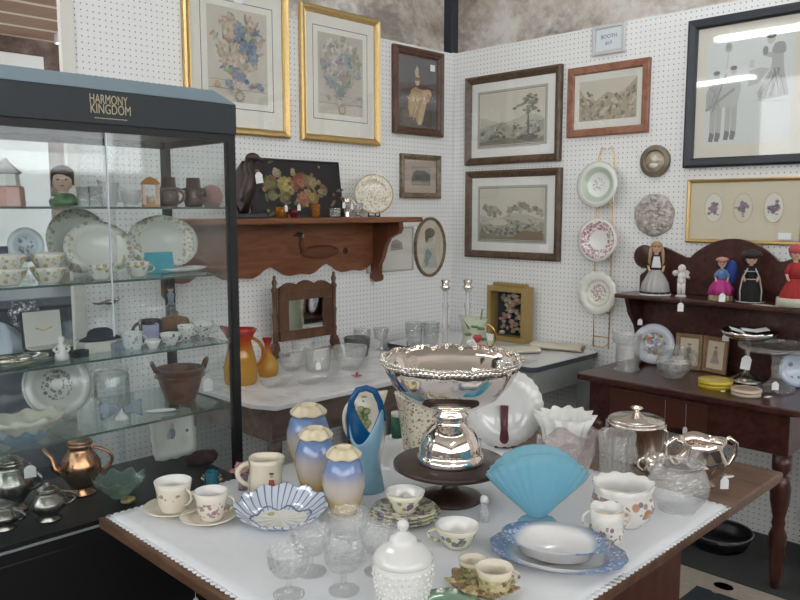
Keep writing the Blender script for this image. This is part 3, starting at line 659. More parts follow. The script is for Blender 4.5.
MB().box(-hw+.002, -hw+.006, -hd+.025, hd-.025, CB, 1.705, CASE).build('side_glass', case)
MB().box(-hw+.025, hw-.025, hd-.006, hd-.003, CB, 1.705, CASE).build('back_glass', case)
LOGO = mat('gilt_lettering', (.50, .45, .30), .45, .3)
lx = PY(112, 103, Y0-.0125)[0]-cx_
letters('HARMONY', .034, case, (lx-.005, -hd-a-.0005, 1.789), LOGO, sx=.62)
letters('KINGDOM', .036, case, (lx, -hd-a-.0005, 1.764), LOGO, sx=.66)
MB().box(lx-.045, lx+.045, -hd-a-.0006, -hd-a, 1.740, 1.742, LOGO).build('lettering_underline', case)
def on(k, px, t):                              # a spot on shelf k (4 = floor of the case) seen in column px, t = 0 front .. 1 back
    z = SH[k] if k < 4 else CB
    Y = 2.085+t*.30; return (CX(px, Y, z), Y, z+.0008)
def cupmesh(mb, r, h, m, rb=.62, flare=.15, t=.003):
    p = [(r*rb, 0), (r*rb*1.05, h*.08), (r*(rb+.18), h*.3), (r*(.93-flare*.2), h*.7), (r, h)]
    return mb.lathe(hollow(p, t), m, 36, lining=None if m in (CHINA, CREAM) else CHINA if 'majolica' not in m.name else CREAM)
def cup(name, label, cat, loc, r, h, m, rz=-45, hand=True, rb=.62, hm=None, group=None):
    t = thing(name, label, cat, loc, rz, group)
    cupmesh(MB(), r, h, m, rb).build('bowl', t)
    if hand: MB().tube(arc(r*.9, h*.82, r*.78, h*.25, r*.5), r*.075, hm or m, 8).build('handle', t)
    return t
GILTSPRIG = floral('gilt_sprig_china', (.80, .78, .71), [(.55, .42, .2), (.45, .36, .22), (.62, .55, .35)], 48, .3, ('r', .028, .08))
GILTPLATE = floral('gilt_sprig_platter', (.80, .79, .74), [(.56, .46, .3), (.50, .45, .34), (.64, .56, .4)], 44, .3, ('r', .074, .115), edge=('r', .118, .14, (.55, .42, .2)))
# --- top shelf
t = thing('head_vase', 'dark haired boy head vase with a green collar on the top glass shelf', 'head vase', on(0, 64, .5), -25)
SKIN = mat('painted_skin', (.66, .45, .36), .3, coat=.3); HAIR = mat('painted_brown_hair', (.06, .025, .02), .35)
MB().lathe([(1e-6, 0), (.03, 0), (.034, .02), (.022, .03), (.013, .034), (.014, .045), (.024, .055), (.029, .072), (.028, .09), (.018, .105), (1e-6, .11)], SKIN, 28, sy=.95).ball((0, -.029, .07), (.004, .005, .006), SKIN, 8).ball((-.028, 0, .07), (.004, .006, .008), SKIN, 8).ball((.028, 0, .07), (.004, .006, .008), SKIN, 8).build('head', t)
MB().lathe([(.0303, .090), (.0315, .096), (.026, .106), (.014, .114), (1e-6, .117)], HAIR, 24, lambda q, r, z, i: (r, z-(.03 if i == 0 and sin(q) > -.3 else 0)), sy=.98).build('hair', t)
MB().lathe([(.0345, .002), (.037, .016), (.027, .034), (.016, .038)], mat('green_glaze', (.10, .22, .10), .25), 24, lambda q, r, z, i: (r*(1+.06*cos(8*q)), z)).build('collar', t)
MB().ball((-.011, -.0275, .075), (.004, .002, .0025), HAIR, 8).ball((.011, -.0275, .075), (.004, .002, .0025), HAIR, 8).ball((0, -.028, .058), (.006, .002, .002), mat('red_lip', (.5, .08, .07), .3), 8).build('facial_features', t)
t = thing('porcelain_lantern', 'pink and white porcelain lantern at the far left of the top glass shelf', 'lantern', on(0, 8, .4), -20)
PINK = mat('pink_glaze', (.62, .33, .28), .25, coat=.4)
MB().lathe([(1e-6, 0), (.044, 0), (.042, .05), (.036, .054), (1e-6, .054)], PINK, 8, smooth=False).build('base', t)
MB().lathe([(.034, .054), (.030, .085), (.04, .088), (.012, .115), (.006, .125), (1e-6, .128)], CHINA, 8, smooth=False).build('roof', t)
for px, tt, h, r, lb in ((84, .35, .055, .02, 'small clear tumbler beside the head vase'), (96, .6, .06, .022, 'clear tumbler behind the creamer on the top glass shelf')):
    o = MB().lathe(hollow([(r*.8, 0), (r*.85, .004), (r, h)], .002), CLEAR, 28).build('tumbler', None, on(0, px, tt)); tag(o, lb, 'glass', 'glassware on the top glass shelf')
t = thing('glass_creamer', 'clear glass creamer with a curled handle on the top glass shelf', 'creamer', on(0, 109, .3), -45, 'glassware on the top glass shelf')
MB().lathe(hollow([(.02, 0), (.021, .004), (.030, .025), (.026, .045), (.031, .068)], .0025), CRYS, 32, lambda q, r, z, i: (r, z+(.008*max(0, cos(q-PI))**3 if z > .06 else 0))).build('body', t); MB().tube(arc(.026, .06, .026, .015, .02), .003, CLEAR).build('handle', t)
t = thing('glass_sugar_bowl', 'clear glass two handled cup right of the creamer', 'sugar bowl', on(0, 131, .4), -45, 'glassware on the top glass shelf')
MB().lathe(hollow([(.018, 0), (.02, .006), (.030, .03), (.028, .05)], .0025), CRYS, 32).build('body', t)
for s in (1, -1): MB().tube([(s*x, y, z) for x, y, z in arc(.027, .046, .026, .014, .014)], .003, CLEAR).build('handle', t)
t = thing('tea_light_house', 'orange and white openwork candle house on the top glass shelf', 'candle holder', on(0, 151, .3), -20)
OR = mat('orange_glaze', (.62, .26, .07), .35)
mb = MB().box(-.024, .024, -.02, .02, 0, .006, OR)
for x in (-.021, .021):
    for y in (-.017, .017): mb.box(x-.003, x+.003, y-.003, y+.003, .006, .066, mat('peach_glaze', (.72, .5, .38), .3))
mb.build('frame', t); MB().lathe([(.04, .066), (.022, .082), (1e-6, .09)], OR, 4, smooth=False).build('roof', t, rot=(0, 0, PI/4)); MB().lathe([(1e-6, .007), (.013, .007), (.013, .03), (1e-6, .03)], mat('wax', (.7, .5, .3), .5), 20).build('candle', t)
TOBY = mat('brown_toby_glaze', (.085, .04, .032), .3, coat=.4, noise=.4, nscale=40)
for px, rz, lb in ((169, -35, 'brown character jug beside the orange candle house'), (194, 10, 'brown character jug at the right of the top glass shelf')):
    t = thing('character_jug', lb, 'jug', on(0, px, .35), rz, 'brown character jugs')
    MB().lathe([(1e-6, 0), (.026, 0), (.031, .02), (.029, .045), (.026, .055), (1e-6, .056)], TOBY, 24).ball((0, -.03, .03), (.006, .009, .008), TOBY, 10).ball((-.012, -.027, .038), .004, TOBY, 8).ball((.012, -.027, .038), .004, TOBY, 8).build('face', t)
    MB().lathe([(1e-6, .052), (.038, .052), (.036, .058), (.023, .06), (.021, .09), (1e-6, .09)], TOBY, 24).build('hat', t); MB().tube(arc(.028, .05, .028, .012, .018), .005, TOBY).build('handle', t)
o = MB().lathe([(1e-6, 0), (.024, 0), (.034, .02), (.036, .042), (.026, .062), (.012, .07), (1e-6, .072)], mat('dusty_pink_glaze', (.50, .24, .22), .3, coat=.3), 28).build('ginger_jar', None, on(0, 212, .45)); tag(o, 'dusty pink rounded jar at the right end of the top glass shelf', 'jar')
# --- second shelf: gilt-edged dinner ware
def case_plate(label, px, t, R, k, m, lean=12, sx=1, group='gilt edged white plates', d=.016, base=None, well=.62):
    p = on(k, px, t); return standing_plate('plate' if sx == 1 else 'platter', label, R, m, (p[0], p[1], p[2]+R*cos(rad(lean))+.001), 0, lean, 'plate' if sx == 1 else 'platter', d, None, sx, group, well)
case_plate('round gilt-edged white plate half hidden behind the oval platter', 79, .8, .098, 1, GILTPLATE, sx=1.0)
case_plate('oval gilt-edged white platter leaning in front of the round plate', 98, .45, .080, 1, GILTPLATE, 14, 1.28)
case_plate('largest oval gilt-edged platter behind the turquoise card', 162, .75, .087, 1, GILTPLATE, 10, 1.42)
BLP = floral('pale_blue_plate', (.52, .60, .68), [(.20, .22, .28), (.3, .32, .4)], 60, .34, ('r', 0, .024), b2=[('r', .03, .034, (.62, .69, .74))])
p = on(1, 27, .35); t = thing('small_plate', 'small pale blue plate on a glass stand at the left of the second shelf', 'plate', p, 0)
MB().lathe(plate_prof(.047, .008, .003), BLP, 40).build('plate', t, (0, 0, .098), (rad(80), 0, 0)); MB().lathe([(1e-6, 0), (.02, 0), (.022, .004), (.005, .012), (.004, .045), (.006, .05), (1e-6, .052)], CLEAR, 20).build('stand', t)
t = tag(MB().box(-.03, .03, -.002, .002, 0, .095, mat('slate_blue_card', (.12, .14, .19), .6)).build('blue_box_card', None, on(1, -1, .5), (rad(-6), 0, 0)), 'slate blue card at the left edge of the second glass shelf', 'card')
tl = on(1, 161, .32)
tag(MB().box(-.046, .046, -.0012, .0012, 0, .065, mat('turquoise_card', (.05, .36, .44), .5, noise=.2, nscale=40)).build('notice_card', None, tl, (rad(-10), 0, 0)), 'turquoise notice card standing in front of the large oval platter', 'card')
tag(MB().lathe([(1e-6, 0), (.07, 0), (.095, .008), (.097, .012), (.07, .004), (1e-6, .004)], CHINA, 48, sy=.62).build('tray', None, on(1, 178, .45)), 'white oval tray lying under the turquoise card', 'tray')
for px, tt, lb in ((49, .12, 'stack of two gilt-edged white cups, left of the oval platter'), (9, .12, 'stack of two gilt-edged white cups at the left frame edge')):
    for k, z in ((0, 0), (1, .036)):
        p = on(1, px, tt); cup('cup', ('upper' if k else 'lower')+' cup of the '+lb, 'cup', (p[0], p[1], p[2]+z), .047, .042, GILTSPRIG, -45, False, .55, group='gilt edged white cups')
for px, tt, lb in ((101, .1, 'gilt-edged white cup in front of the oval platter'), (138, .15, 'gilt-edged white cup left of the turquoise card')):
    cup('cup', lb, 'cup', on(1, px, tt), .036, .043, GILTSPRIG, -45, True, .55, group='gilt edged white cups')
# --- third shelf
t = thing('jewellery_box', 'open white lined jewellery box with a dark rim on the third glass shelf', 'jewellery box', on(2, 49, .4), 0)
VEL = mat('pale_satin', (.66, .63, .60), .6); NV = mat('dark_leather', (.03, .03, .04), .5)
MB().box(-.056, .056, -.03, .03, 0, .022, NV).box(-.051, .051, -.026, .026, .022, .025, VEL).build('box', t)
MB().box(-.056, .056, -.004, .004, 0, .105, NV).box(-.051, .051, -.006, -.004, .004, .101, VEL).build('lid', t, (0, .034, .02), (rad(-8), 0, 0))
MB().tube([(-.02, -.007, .055), (.0, -.009, .045), (.025, -.007, .056)], .0018, GILT, 6).build('necklace', t, (0, .03, .02), (rad(-8), 0, 0))
tag(MB().lathe(hollow([(.02, 0), (.04, .012), (.045, .035), (.03, .055), (.034, .062)], .003), floral('marbled_pottery', (.10, .10, .12), [(.6, .6, .62), (.4, .4, .44), (.7, .7, .7)], 70, .3), 32).build('marbled_bowl', None, (on(2, 34, .75)[0], 2.37, SH[2]+.075)), 'black and white marbled bowl on a stand behind the jewellery box', 'bowl')
tag(MB().lathe([(1e-6, 0), (.035, 0), (.036, .004), (.012, .012), (.01, .062), (.03, .07), (.031, .0742), (1e-6, .0742)], CLEAR, 28).build('glass_riser', None, (on(2, 34, .75)[0], 2.37, SH[2]+.0006)), 'clear glass riser under the marbled bowl', 'stand')
def crumple(seed, r):
    q = random.Random(seed); ph = [q.uniform(0, 6) for _ in range(6)]
    return lambda t, rr, z, i: (rr*(1+.16*sin(3*t+ph[0]+i)+.1*sin(7*t+ph[1]*i)), z*(1+.2*sin(5*t+ph[2])))
tag(MB().lathe([(1e-6, 0), (.07, 0), (.075, .03), (.055, .06), (.03, .075), (1e-6, .08)], mat('blue_white_tissue', (.55, .62, .72), .5), 40, crumple(2, .07)).build('tissue_bundle', None, on(2, -3, .75)), 'crumpled blue-white tissue at the left edge of the third shelf', 'tissue paper')
t = thing('silver_tray', 'shiny silver dish at the front left of the third glass shelf', 'dish', on(2, 14, .15), 0)
MB().lathe(hollow([(.05, 0), (.055, .004), (.085, .016), (.088, .02)], .002), SILVER2, 48, lambda q, r, z, i: (r*(1+.03*cos(12*q)*(r > .08)), z), sy=.7).build('tray', t); MB().ball((-.02, 0, .014), (.03, .02, .012), SILVER2).ball((.03, .01, .012), (.022, .015, .01), SILVER2).build('silver_lumps', t)
NVC = mat('navy_felt', (.02, .025, .04), .9)
tag(MB().lathe([(1e-6, 0), (.062, 0), (.058, .004), (.04, .012), (.036, .026), (.02, .034), (1e-6, .036)], NVC, 36, sy=.6).build('felt_hat', None, (on(2, 101, .3)[0], on(2, 101, .3)[1], SH[2]+.0325)), 'dark navy felt cap lying on a white box', 'hat')
tag(MB().box(-.046, .046, -.03, .03, 0, .031, mat('off_white_box', (.68, .65, .58), .6)).build('white_box', None, on(2, 97, .3)), 'off-white box under the navy cap', 'box')
t = thing('white_figurine', 'little white china figure kneeling in front of the jewellery box', 'figurine', on(2, 62, .08), -20)
MB().lathe([(1e-6, 0), (.02, 0), (.018, .015), (.01, .03), (.012, .04), (.005, .045), (.009, .052), (.009, .062), (1e-6, .068)], CHINA, 20).build('body', t); MB().tube([(.01, -.002, .04), (.02, -.012, .03), (.012, -.02, .024)], .004, CHINA).tube([(-.01, -.002, .04), (-.02, -.012, .03), (-.01, -.02, .024)], .004, CHINA).build('arm', t)
tag(MB().box(-.02, .02, -.013, .013, 0, .02, NVC).build('ring_box', None, on(2, 80, .1), (0, 0, .2)), 'small navy ring box right of the kneeling china figure', 'box')
tag(MB().box(-.024, .024, -.015, .015, 0, .024, mat('lilac_grey', (.24, .24, .33), .5)).build('trinket_box', None, on(2, 119, .2), (0, 0, .1), .004), 'small lilac grey trinket box right of the white box', 'box')
t = cup('creamer', 'small white china creamer on the third glass shelf', 'creamer', on(2, 133, .15), .031, .05, floral('pale_sprig', (.74, .75, .74), [(.4, .42, .42), (.55, .5, .5)], 60, .25), -45, True, .75)
t = thing('photo_mug', 'dark mug with a lilac picture panel on the third glass shelf', 'mug', on(2, 151, .4), -25)
MB().lathe(hollow([(.033, 0), (.034, .004), (.034, .07)], .003), mat('dark_plum_glaze', (.04, .025, .045), .25, coat=.4), 36).build('bowl', t); MB().tube([(-x, y, z) for x, y, z in arc(.033, .06, .033, .012, .018)], .005, mat('dark_plum_glaze', (.04, .025, .045))).build('handle', t)
MB().grid(lambda u, w: (.0346*sin(-.75+1.5*u), -.0346*cos(-.75+1.5*u), .014+.044*w), 12, 2, mat('lilac_panel', (.40, .40, .58), .4)).build('picture_panel', t)
cup('small_cup', 'tiny white china cup in front of the plum mug', 'cup', on(2, 153, .05), .024, .026, CHINA, -45, False, .5)
t = thing('pottery_log', 'brown pottery log beside the plum mug', 'ornament', on(2, 173, .7), 8)
LOGM = mat('brown_pottery', (.22, .11, .05), .45, noise=.4, nscale=30)
MB().tube([(-.05, 0, .03), (-.02, 0, .033), (.02, 0, .032), (.05, 0, .029)], [.026, .029, .029, .024], LOGM, 18).build('log', t); MB().tube([(.0, -.01, .055), (.012, -.012, .075)], [.008, .005], LOGM).build('stub', t)
t = thing('boy_figurine', 'tiny china boy in blue standing on the third glass shelf', 'figurine', on(2, 172, .98), -30)
MB().lathe([(1e-6, 0), (.016, 0), (.016, .08), (.014, .086), (1e-6, .086)], CLEAR, 20).build('pedestal', t)
MB().lathe([(1e-6, .0865), (.012, .087), (.008, .10), (.012, .122), (.005, .13)], mat('blue_grey_glaze', (.26, .32, .42), .3), 18).build('coat', t); MB().ball((0, 0, .139), (.010, .01, .011), SKIN, 12).build('head', t); MB().lathe([(.0105, .141), (.009, .149), (1e-6, .152)], HAIR, 14).build('cap', t)
for px, tt, r, h, lb in ((170, .12, .03, .036, 'white sprigged china cup right of the tiny white cup'), (186, .3, .026, .046, 'white sprigged china cup beside the teacup at the right of the third shelf')):
    cup('cup', lb, 'cup', on(2, px, tt), r, h, floral('black_sprig', (.78, .78, .76), [(.15, .14, .16), (.5, .4, .3)], 60, .24), -45, True, .6)
t = thing('teacup', 'white footed teacup with black flowers at the right of the third shelf', 'teacup', on(2, 203, .3), -45)
cupmesh(MB(), .036, .05, floral('black_sprig', (.78, .78, .76), []), .45).build('bowl', t); MB().tube(arc(.034, .044, .026, .014, .022), .0028, CHINA).build('handle', t)
# --- fourth shelf
FPL = floral('wreath_plate', (.62, .61, .58), [(.14, .15, .16), (.30, .24, .26), (.20, .26, .2)], 60, .36, ('r', .018, .046), b2=[('r', .068, .074, (.70, .69, .66))], edge=('r', .092, .097, (.5, .48, .44)))
case_plate('grey white plate with a dark flower wreath on the fourth glass shelf', 58, .7, .098, 3, FPL, 14, 1.04, group='plates on the fourth glass shelf')
def scal_dish(loc, label, R, h, m, sy=.7, rz=0, n=9, name='dish', cat='dish'):
    o = MB().lathe(hollow([(R*.5, 0), (R*.55, h*.15), (R*.85, h*.6), (R, h)], .004), m, 54, lambda t, r, z, i: (r*(1+.05*cos(n*t)*(z > h*.3)), z+.006*cos(n*t)*(z > h*.8)), sy=sy).build(name, None, loc, (0, 0, rz)); return tag(o, label, cat)
p = on(3, 30, .3); scal_dish(p, 'cream scalloped oval dish at the left of the fourth glass shelf', .098, .048, mat('cream_glaze', (.66, .64, .52), .2, coat=.4), .68)
p = on(3, 22, .02); scal_dish((p[0], 2.075, p[2]), 'low blue glass dish in front of the cream scalloped dish', .065, .022, glass('blue_tint_glass', (.7, .85, .95), .2, (.35, .5, .65)), .32)
t = thing('glass_jar', 'tall clear glass jar with a lid on the fourth glass shelf', 'jar', on(3, 113, .6), 0)
MB().lathe(hollow([(.05, 0), (.052, .01), (.052, .105), (.046, .115)], .003), CLEAR, 36).build('body', t); MB().lathe([(1e-6, .116), (.05, .116), (.05, .124), (.02, .134), (1e-6, .136)], CLEAR, 30).build('lid', t)
t = thing('bow_ornament', 'pair of pale china bows with a flower in front of the glass jar', 'ornament', on(3, 122, .15), -20)
PB = mat('pale_blue_china', (.55, .62, .72), .25, coat=.3)
for s in (-1, 1): MB().grid(lambda u, w: (s*(.008+.05*u), -.012*sin(PI*u), .028+(w-.5)*(.014+.04*u)+.006*sin(3*u)), 8, 4, PB, .003).build('bow_loop', t)
MB().lathe([(1e-6, 0), (.022, 0), (.018, .008), (.008, .018), (1e-6, .034)], CHINA, 20).build('base', t)
t = thing('basket_pot', 'brown glazed tub with two ear handles on the fourth glass shelf', 'pot', on(3, 181, .4), -15)
BKT = mat('brown_basket_glaze', (.16, .065, .035), .3, coat=.3, noise=.4, nscale=25, bump=.4, bscale=60)
MB().lathe(hollow([(.045, 0), (.047, .006), (.062, .05), (.074, .098), (.077, .104), (.075, .11)], .005), BKT, 40).build('body', t)
for s in (1, -1): MB().tube([(s*.074, -.012, .10), (s*.084, -.010, .125), (s*.088, 0, .132), (s*.084, .010, .125), (s*.074, .012, .10)], .006, BKT).build('ear_handle', t)
MB().tube([(.0763*cos(2*PI*i/30), .0763*sin(2*PI*i/30), .085) for i in range(30)], .003, BKT, 6, True).build('band', t)
p = on(3, 203, .28); price_tag((p[0], p[1]-.035, p[2]+.088), 'white tag hanging from the brown two-eared tub', -15, .030, .042, .012)
tag(MB().ball((0, 0, .006), (.045, .014, .006), CHINA, 20).build('china_leaf', None, on(3, 161, .12), (0, 0, -.5)), 'white china leaf lying beside the brown tub', 'dish')
# --- floor of the case
def sil_pot(loc, label, H, R, m, rz=-30, name='coffee_pot', group='old metal pots in the case', spout=True):
    t = thing(name, label, 'coffee pot', loc, rz, group)
    MB().lathe([(1e-6, 0), (R*.75, 0), (R*.78, H*.04), (R*.5, H*.1), (R*.6, H*.16), (R, H*.34), (R*.98, H*.5), (R*.62, H*.68), (R*.55, H*.75), (R*.66, H*.8), (1e-6, H*.8)], m, 40).build('body', t)
    MB().lathe([(R*.66, H*.802), (R*.5, H*.86), (R*.2, H*.9), (R*.12, H*.93), (R*.2, H*.96), (1e-6, H)], m, 30).build('lid', t)
    MB().tube([(x*1.0, y, z) for x, y, z in arc(R*.62, H*.72, R*.95, H*.34, R*.75, 14)], R*.085, m).build('handle', t)
    if spout: MB().tube([(-R*.85, 0, H*.34), (-R*1.25, 0, H*.42), (-R*1.4, 0, H*.6), (-R*1.75, 0, H*.74)], [R*.24, R*.18, R*.12, R*.1], m, 12).build('spout', t)
    return t
sil_pot(on(4, 82, .55), 'tall copper coloured coffee pot on the floor of the case', .195, .058, COPPER)
sil_pot(on(4, 12, .6), 'tarnished silver pot at the left of the case floor', .175, .06, PEWTER, -50)
sil_pot(on(4, 49, .12), 'squat tarnished silver teapot between the tall pots', .105, .046, PEWTER, -20, 'teapot', spout=False)
sil_pot(on(4, 4, .2), 'low dark silver jug at the front left of the case floor', .08, .045, PEWTER, -60, 'silver_jug', spout=False)
price_tag((on(4, 33, .2)[0], on(4, 33, .2)[1], CB+.165), 'white tag hanging among the silver pots', -10, .03, .034, .01)
t = thing('green_glass_bowl', 'pale green ruffled glass bowl on the floor of the case', 'bowl', on(4, 120, .22), 0)
GG = glass('pale_green_glass', (.82, .93, .88), .22, (.6, .74, .68), .2, 30)
MB().lathe(hollow([(.03, 0), (.034, .008), (.06, .03), (.075, .055)], .003), GG, 54, lambda q, r, z, i: (r*(1+.05*cos(9*q)*(z > .02)), z+.008*cos(9*q)*(z > .05))).build('bowl', t)
tag(MB().lathe([(1e-6, 0), (.02, 0), (.021, .008), (.012, .012), (1e-6, .013)], GILT, 24).build('brass_lid', None, on(4, 128, .02)), 'small brass lid shining in front of the green glass bowl', 'lid')
SQ = floral('square_plate_china', (.66, .64, .60), [])
t = thing('square_plate', 'square white plate with a tiny picture, leaning on the case floor', 'plate', on(4, 172, .85), 0)
def sqp(q, r, z, i):
    c = max(abs(cos(q)), abs(sin(q))); k = (1/c)**.8; return (r*k*(1+.025*cos(12*q)*(r > .05)), z)
MB().lathe(plate_prof(.082, .014, .004, .72), SQ, 72, sqp).build('plate', t, (0, 0, .092), (rad(78), 0, 0))
C = Canvas(-.0); C.blob(0, .0, .012, .02, (.2, .24, .34)); C.blob(0, .026, .008, .01, (.5, .38, .3)); C.blob(-.012, -.004, .009, .014, (.55, .5, .48)); C.blob(.055, .0, .006, .006, (.12, .1, .1)); C.build('picture', t).location = (0, -.009, .095)
tag(MB().lathe([(1e-6, 0), (.05, 0), (.055, .012), (.035, .03), (1e-6, .036)], mat('maroon_cloth', (.055, .02, .022), .9), 36, crumple(6, .05), sy=.6).build('folded_cloth', None, on(4, 203, .55)), 'dark maroon cloth beside the square plate', 'cloth')
# ================================================================== WOODEN WALL SHELF
SW = wood('pine_shelf_wood', (.16, .055, .022), (.27, .105, .048), (1.5, 9, 9), .35)
SWX = wood('pine_bracket_wood', (.11, .035, .016), (.2, .075, .035), (9, 9, 1.5), .35)
sh = thing('wall_shelf', 'reddish wooden wall shelf with scalloped backboard and curved brackets', 'shelf', (2.40, WL, 1.1))
MB().box(-.78, .69, -.26, -.001, .335, .362, SW).build('shelf_board', sh, bevel=.006)
n = 40; bot = []
for i in range(n+1):
    x = -.74+1.27*i/n; bot.append((x, .085+.022*cos(2*PI*(x+.52)/.36)+.012*cos(2*PI*(x+.52)/.18)))
MB().prism([(-.74, .3345), (.53, .3345)]+bot[::-1], -.028, -.001, SW).build('backboard', sh, bevel=.003)
br = [(-.001, .3345), (-.235, .3345), (-.24, .30), (-.225, .275), (-.19, .262), (-.15, .245), (-.12, .2), (-.1, .14), (-.075, .1), (-.07, .05), (-.085, .03), (-.075, .01), (-.045, .0), (-.02, .01), (-.001, .02)]
for x in (-.74, .53): MB().prism(br, x-.0, x+.03, SWX, 'x').build('bracket', sh, bevel=.003)
gx, _, gz = PY(318, 248, WL-.03); gx -= 2.40; gz -= 1.1
GOO = mat('carved_goose_wood', (.15, .048, .022), .4, noise=.3, nscale=20)
MB().ball((.01, 0, -.02), (.13, .014, .035), GOO, 24).tube([(-.09, 0, -.015), (-.11, 0, .02), (-.105, 0, .055)], [.022, .014, .012], GOO, 12).ball((-.118, 0, .072), (.026, .012, .013), BLACK, 14).ball((-.104, -.006, .066), (.007, .009, .012), mat('goose_cheek', (.5, .45, .38), .6), 10).tube([(-.14, 0, .07), (-.158, 0, .066)], [.006, .002], BLACK).build('goose_carving', sh, (gx, -.031, gz))
MB().lathe([(1e-6, 0), (.018, 0), (.016, .003), (1e-6, .004)], mat('wood_knot', (.05, .016, .008), .5), 20).build('knot', sh, (gx+.19, -.027, gz-.02), (PI/2, 0, 0))
ZS = 1.1+.362+.0008
def sp(px, dy): Y = WL-dy; return (CX(px, Y, ZS), Y, ZS)
# tray with painted flowers
t = thing('painted_tray', 'black tray painted with yellow and red flowers, leaning on the wall shelf', 'tray', (PY(300, 190, WL-.06)[0], WL-.06, ZS), 0)
tw = PY(346, 190, WL-.06)[0]-PY(255, 190, WL-.06)[0]; th = HT(sp(255, .06), 157); tk = tw/.425
def trayface(C):
    r = random.Random(21); pal = []
    for i in range(26): C.blob(r.gauss(0, .09), .11+r.gauss(0, .05), .02, .007, r.choice([(.12, .13, .07), (.18, .16, .08), (.09, .08, .05)]), None, 0, 8, r.uniform(0, 3))
    for x, z, k, c in ((-.05, .135, .042, (.55, .46, .16)), (.02, .155, .036, (.45, .14, .10)), (.02, .085, .034, (.48, .2, .12)), (.08, .155, .03, (.40, .33, .2)), (-.115, .14, .034, (.26, .22, .11)), (.075, .09, .026, (.45, .34, .12)), (-.09, .195, .02, (.5, .42, .3)), (-.06, .075, .02, (.3, .26, .1)), (.13, .12, .02, (.3, .25, .15)), (-.12, .085, .022, (.32, .28, .14))):
        for q in range(3): C.flower(x+r.gauss(0, .006), z+r.gauss(0, .006), k*(1-.25*q), tuple(min(1, v*(.48+.16*q)) for v in c), r, 9)
    for q in range(34): C.flower(r.gauss(0, .085), .12+r.gauss(0, .045), r.uniform(.006, .014), r.choice([(.30, .24, .10), (.34, .28, .16), (.26, .09, .06), (.36, .2, .1), (.2, .17, .08)]), r, 6)
MB().box(-tw/2, tw/2, 0, .006, 0, th, mat('tray_black', (.014, .012, .014), .35)).build('panel', t, rot=(rad(-9), 0, 0))
MB().tube([(-tw/2, -.002, 0), (tw/2, -.002, 0), (tw/2, -.002, th), (-tw/2, -.002, th)], .006, BLACK, 8, True).build('rim', t, rot=(rad(-9), 0, 0))
C = Canvas(-.0008); trayface(C); o = C.build('painted_flowers', t); o.rotation_euler = (rad(-9), 0, 0); o.scale = (tk, 1, th/.243)
# dark carved eagle
t = thing('bird_sculpture', 'dark brown carved bird of prey at the left of the wall shelf', 'sculpture', sp(250, .17), -20)
EB = mat('dark_carved_wood', (.03, .014, .010), .4, coat=.1, bump=.4, bscale=50)
t.scale = (1.5, 1.5, 1.5)
MB().box(-.045, .045, -.04, .04, 0, .014, BLACK).build('base', t, bevel=.003)
MB().tube([(-.02, 0, .014), (-.022, 0, .05), (-.008, 0, .09), (.002, 0, .125), (-.008, 0, .155), (.006, 0, .175)], [.016, .026, .03, .026, .017, .014], EB, 14).ball((.012, 0, .183), (.022, .015, .015), EB, 14).tube([(.03, 0, .182), (.042, 0, .174), (.042, 0, .165)], [.007, .004, .001], EB, 8).build('body', t)
for s in (-1, 1): MB().prism([(-.035, .02), (-.055, .07), (-.05, .13), (-.02, .175), (.008, .168), (-.0, .11), (-.012, .06)], -.004, .004, EB).build('wing', t, (.0, s*.028, .0), (rad(s*10), 0, 0))
# small glass on the shelf
def tumbler(loc, label, r, h, m, name='votive_glass', cat='glass', group='coloured glasses on the wall shelf', foot=False):
    p = [(r*.75, 0), (r*.8, .004), (r*1.02, h*.5), (r*.98, h)] if not foot else [(r*.9, 0), (r*.9, .004), (r*.35, h*.15), (r*.3, h*.3), (r*.9, h*.5), (r, h)]
    o = MB().lathe(hollow(p, .0022), m, 32, lambda t, rr, z, i: (rr*(1+.03*cos(12*t)), z)).build(name, None, loc); return tag(o, label, cat, group)
tumbler(sp(281, .2), 'amber glass left of the red glass on the wall shelf', .026, .052, AMBER)
tumbler(sp(294, .19), 'small red glass on the wall shelf', .02, .042, RUBY)
tumbler(sp(316, .2), 'taller amber glass right of the red glass on the wall shelf', .021, .067, AMBER)
tag(MB().lathe(hollow([(.026, 0), (.028, .004), (.03, .046)], .004), CRYS, 8, smooth=False).build('crystal_box', None, sp(335, .2)), 'square clear crystal dish on the wall shelf', 'dish')
t = thing('silver_creamer', 'slim silver jug between the crystal dishes on the wall shelf', 'jug', sp(347, .15), -45)
MB().lathe(hollow([(.018, 0), (.02, .004), (.014, .014), (.026, .045), (.02, .08), (.024, .1)], .002), SILVER2, 28).build('body', t); MB().tube(arc(.021, .09, .024, .03, .02), .003, SILVER2).build('handle', t)
tag(MB().lathe(hollow([(.02, 0), (.021, .004), (.008, .014), (.008, .022), (.028, .04), (.026, .066), (.03, .072)], .002), CRYS, 28).build('crystal_goblet', None, sp(358, .17)), 'small crystal goblet left of the flowered plate on the wall shelf', 'glass')
t = thing('display_plate', 'cream plate with brown transfer flowers on a stand, wall shelf', 'plate', sp(373, .13), -32)
TR = floral('brown_transfer_china', (.74, .70, .60), [(.46, .34, .22), (.56, .44, .28), (.44, .40, .3)], 62, .32, ('r', .0, .097), edge=('r', .10, .12, (.45, .33, .14)))
MB().lathe(plate_prof(.106, .014, .004, .66), TR, 48).build('plate', t, (0, -.014, .119), (rad(80), 0, 0))
MB().tube([(-.03, -.03, .02), (-.03, -.03, .004), (-.02, .03, .004), (-.015, .02, .06)], .004, EB).tube([(.03, -.03, .02), (.03, -.03, .004), (.02, .03, .004), (.015, .02, .06)], .004, EB).tube([(-.028, 0, .005), (.028, 0, .005)], .003, EB).build('stand', t)
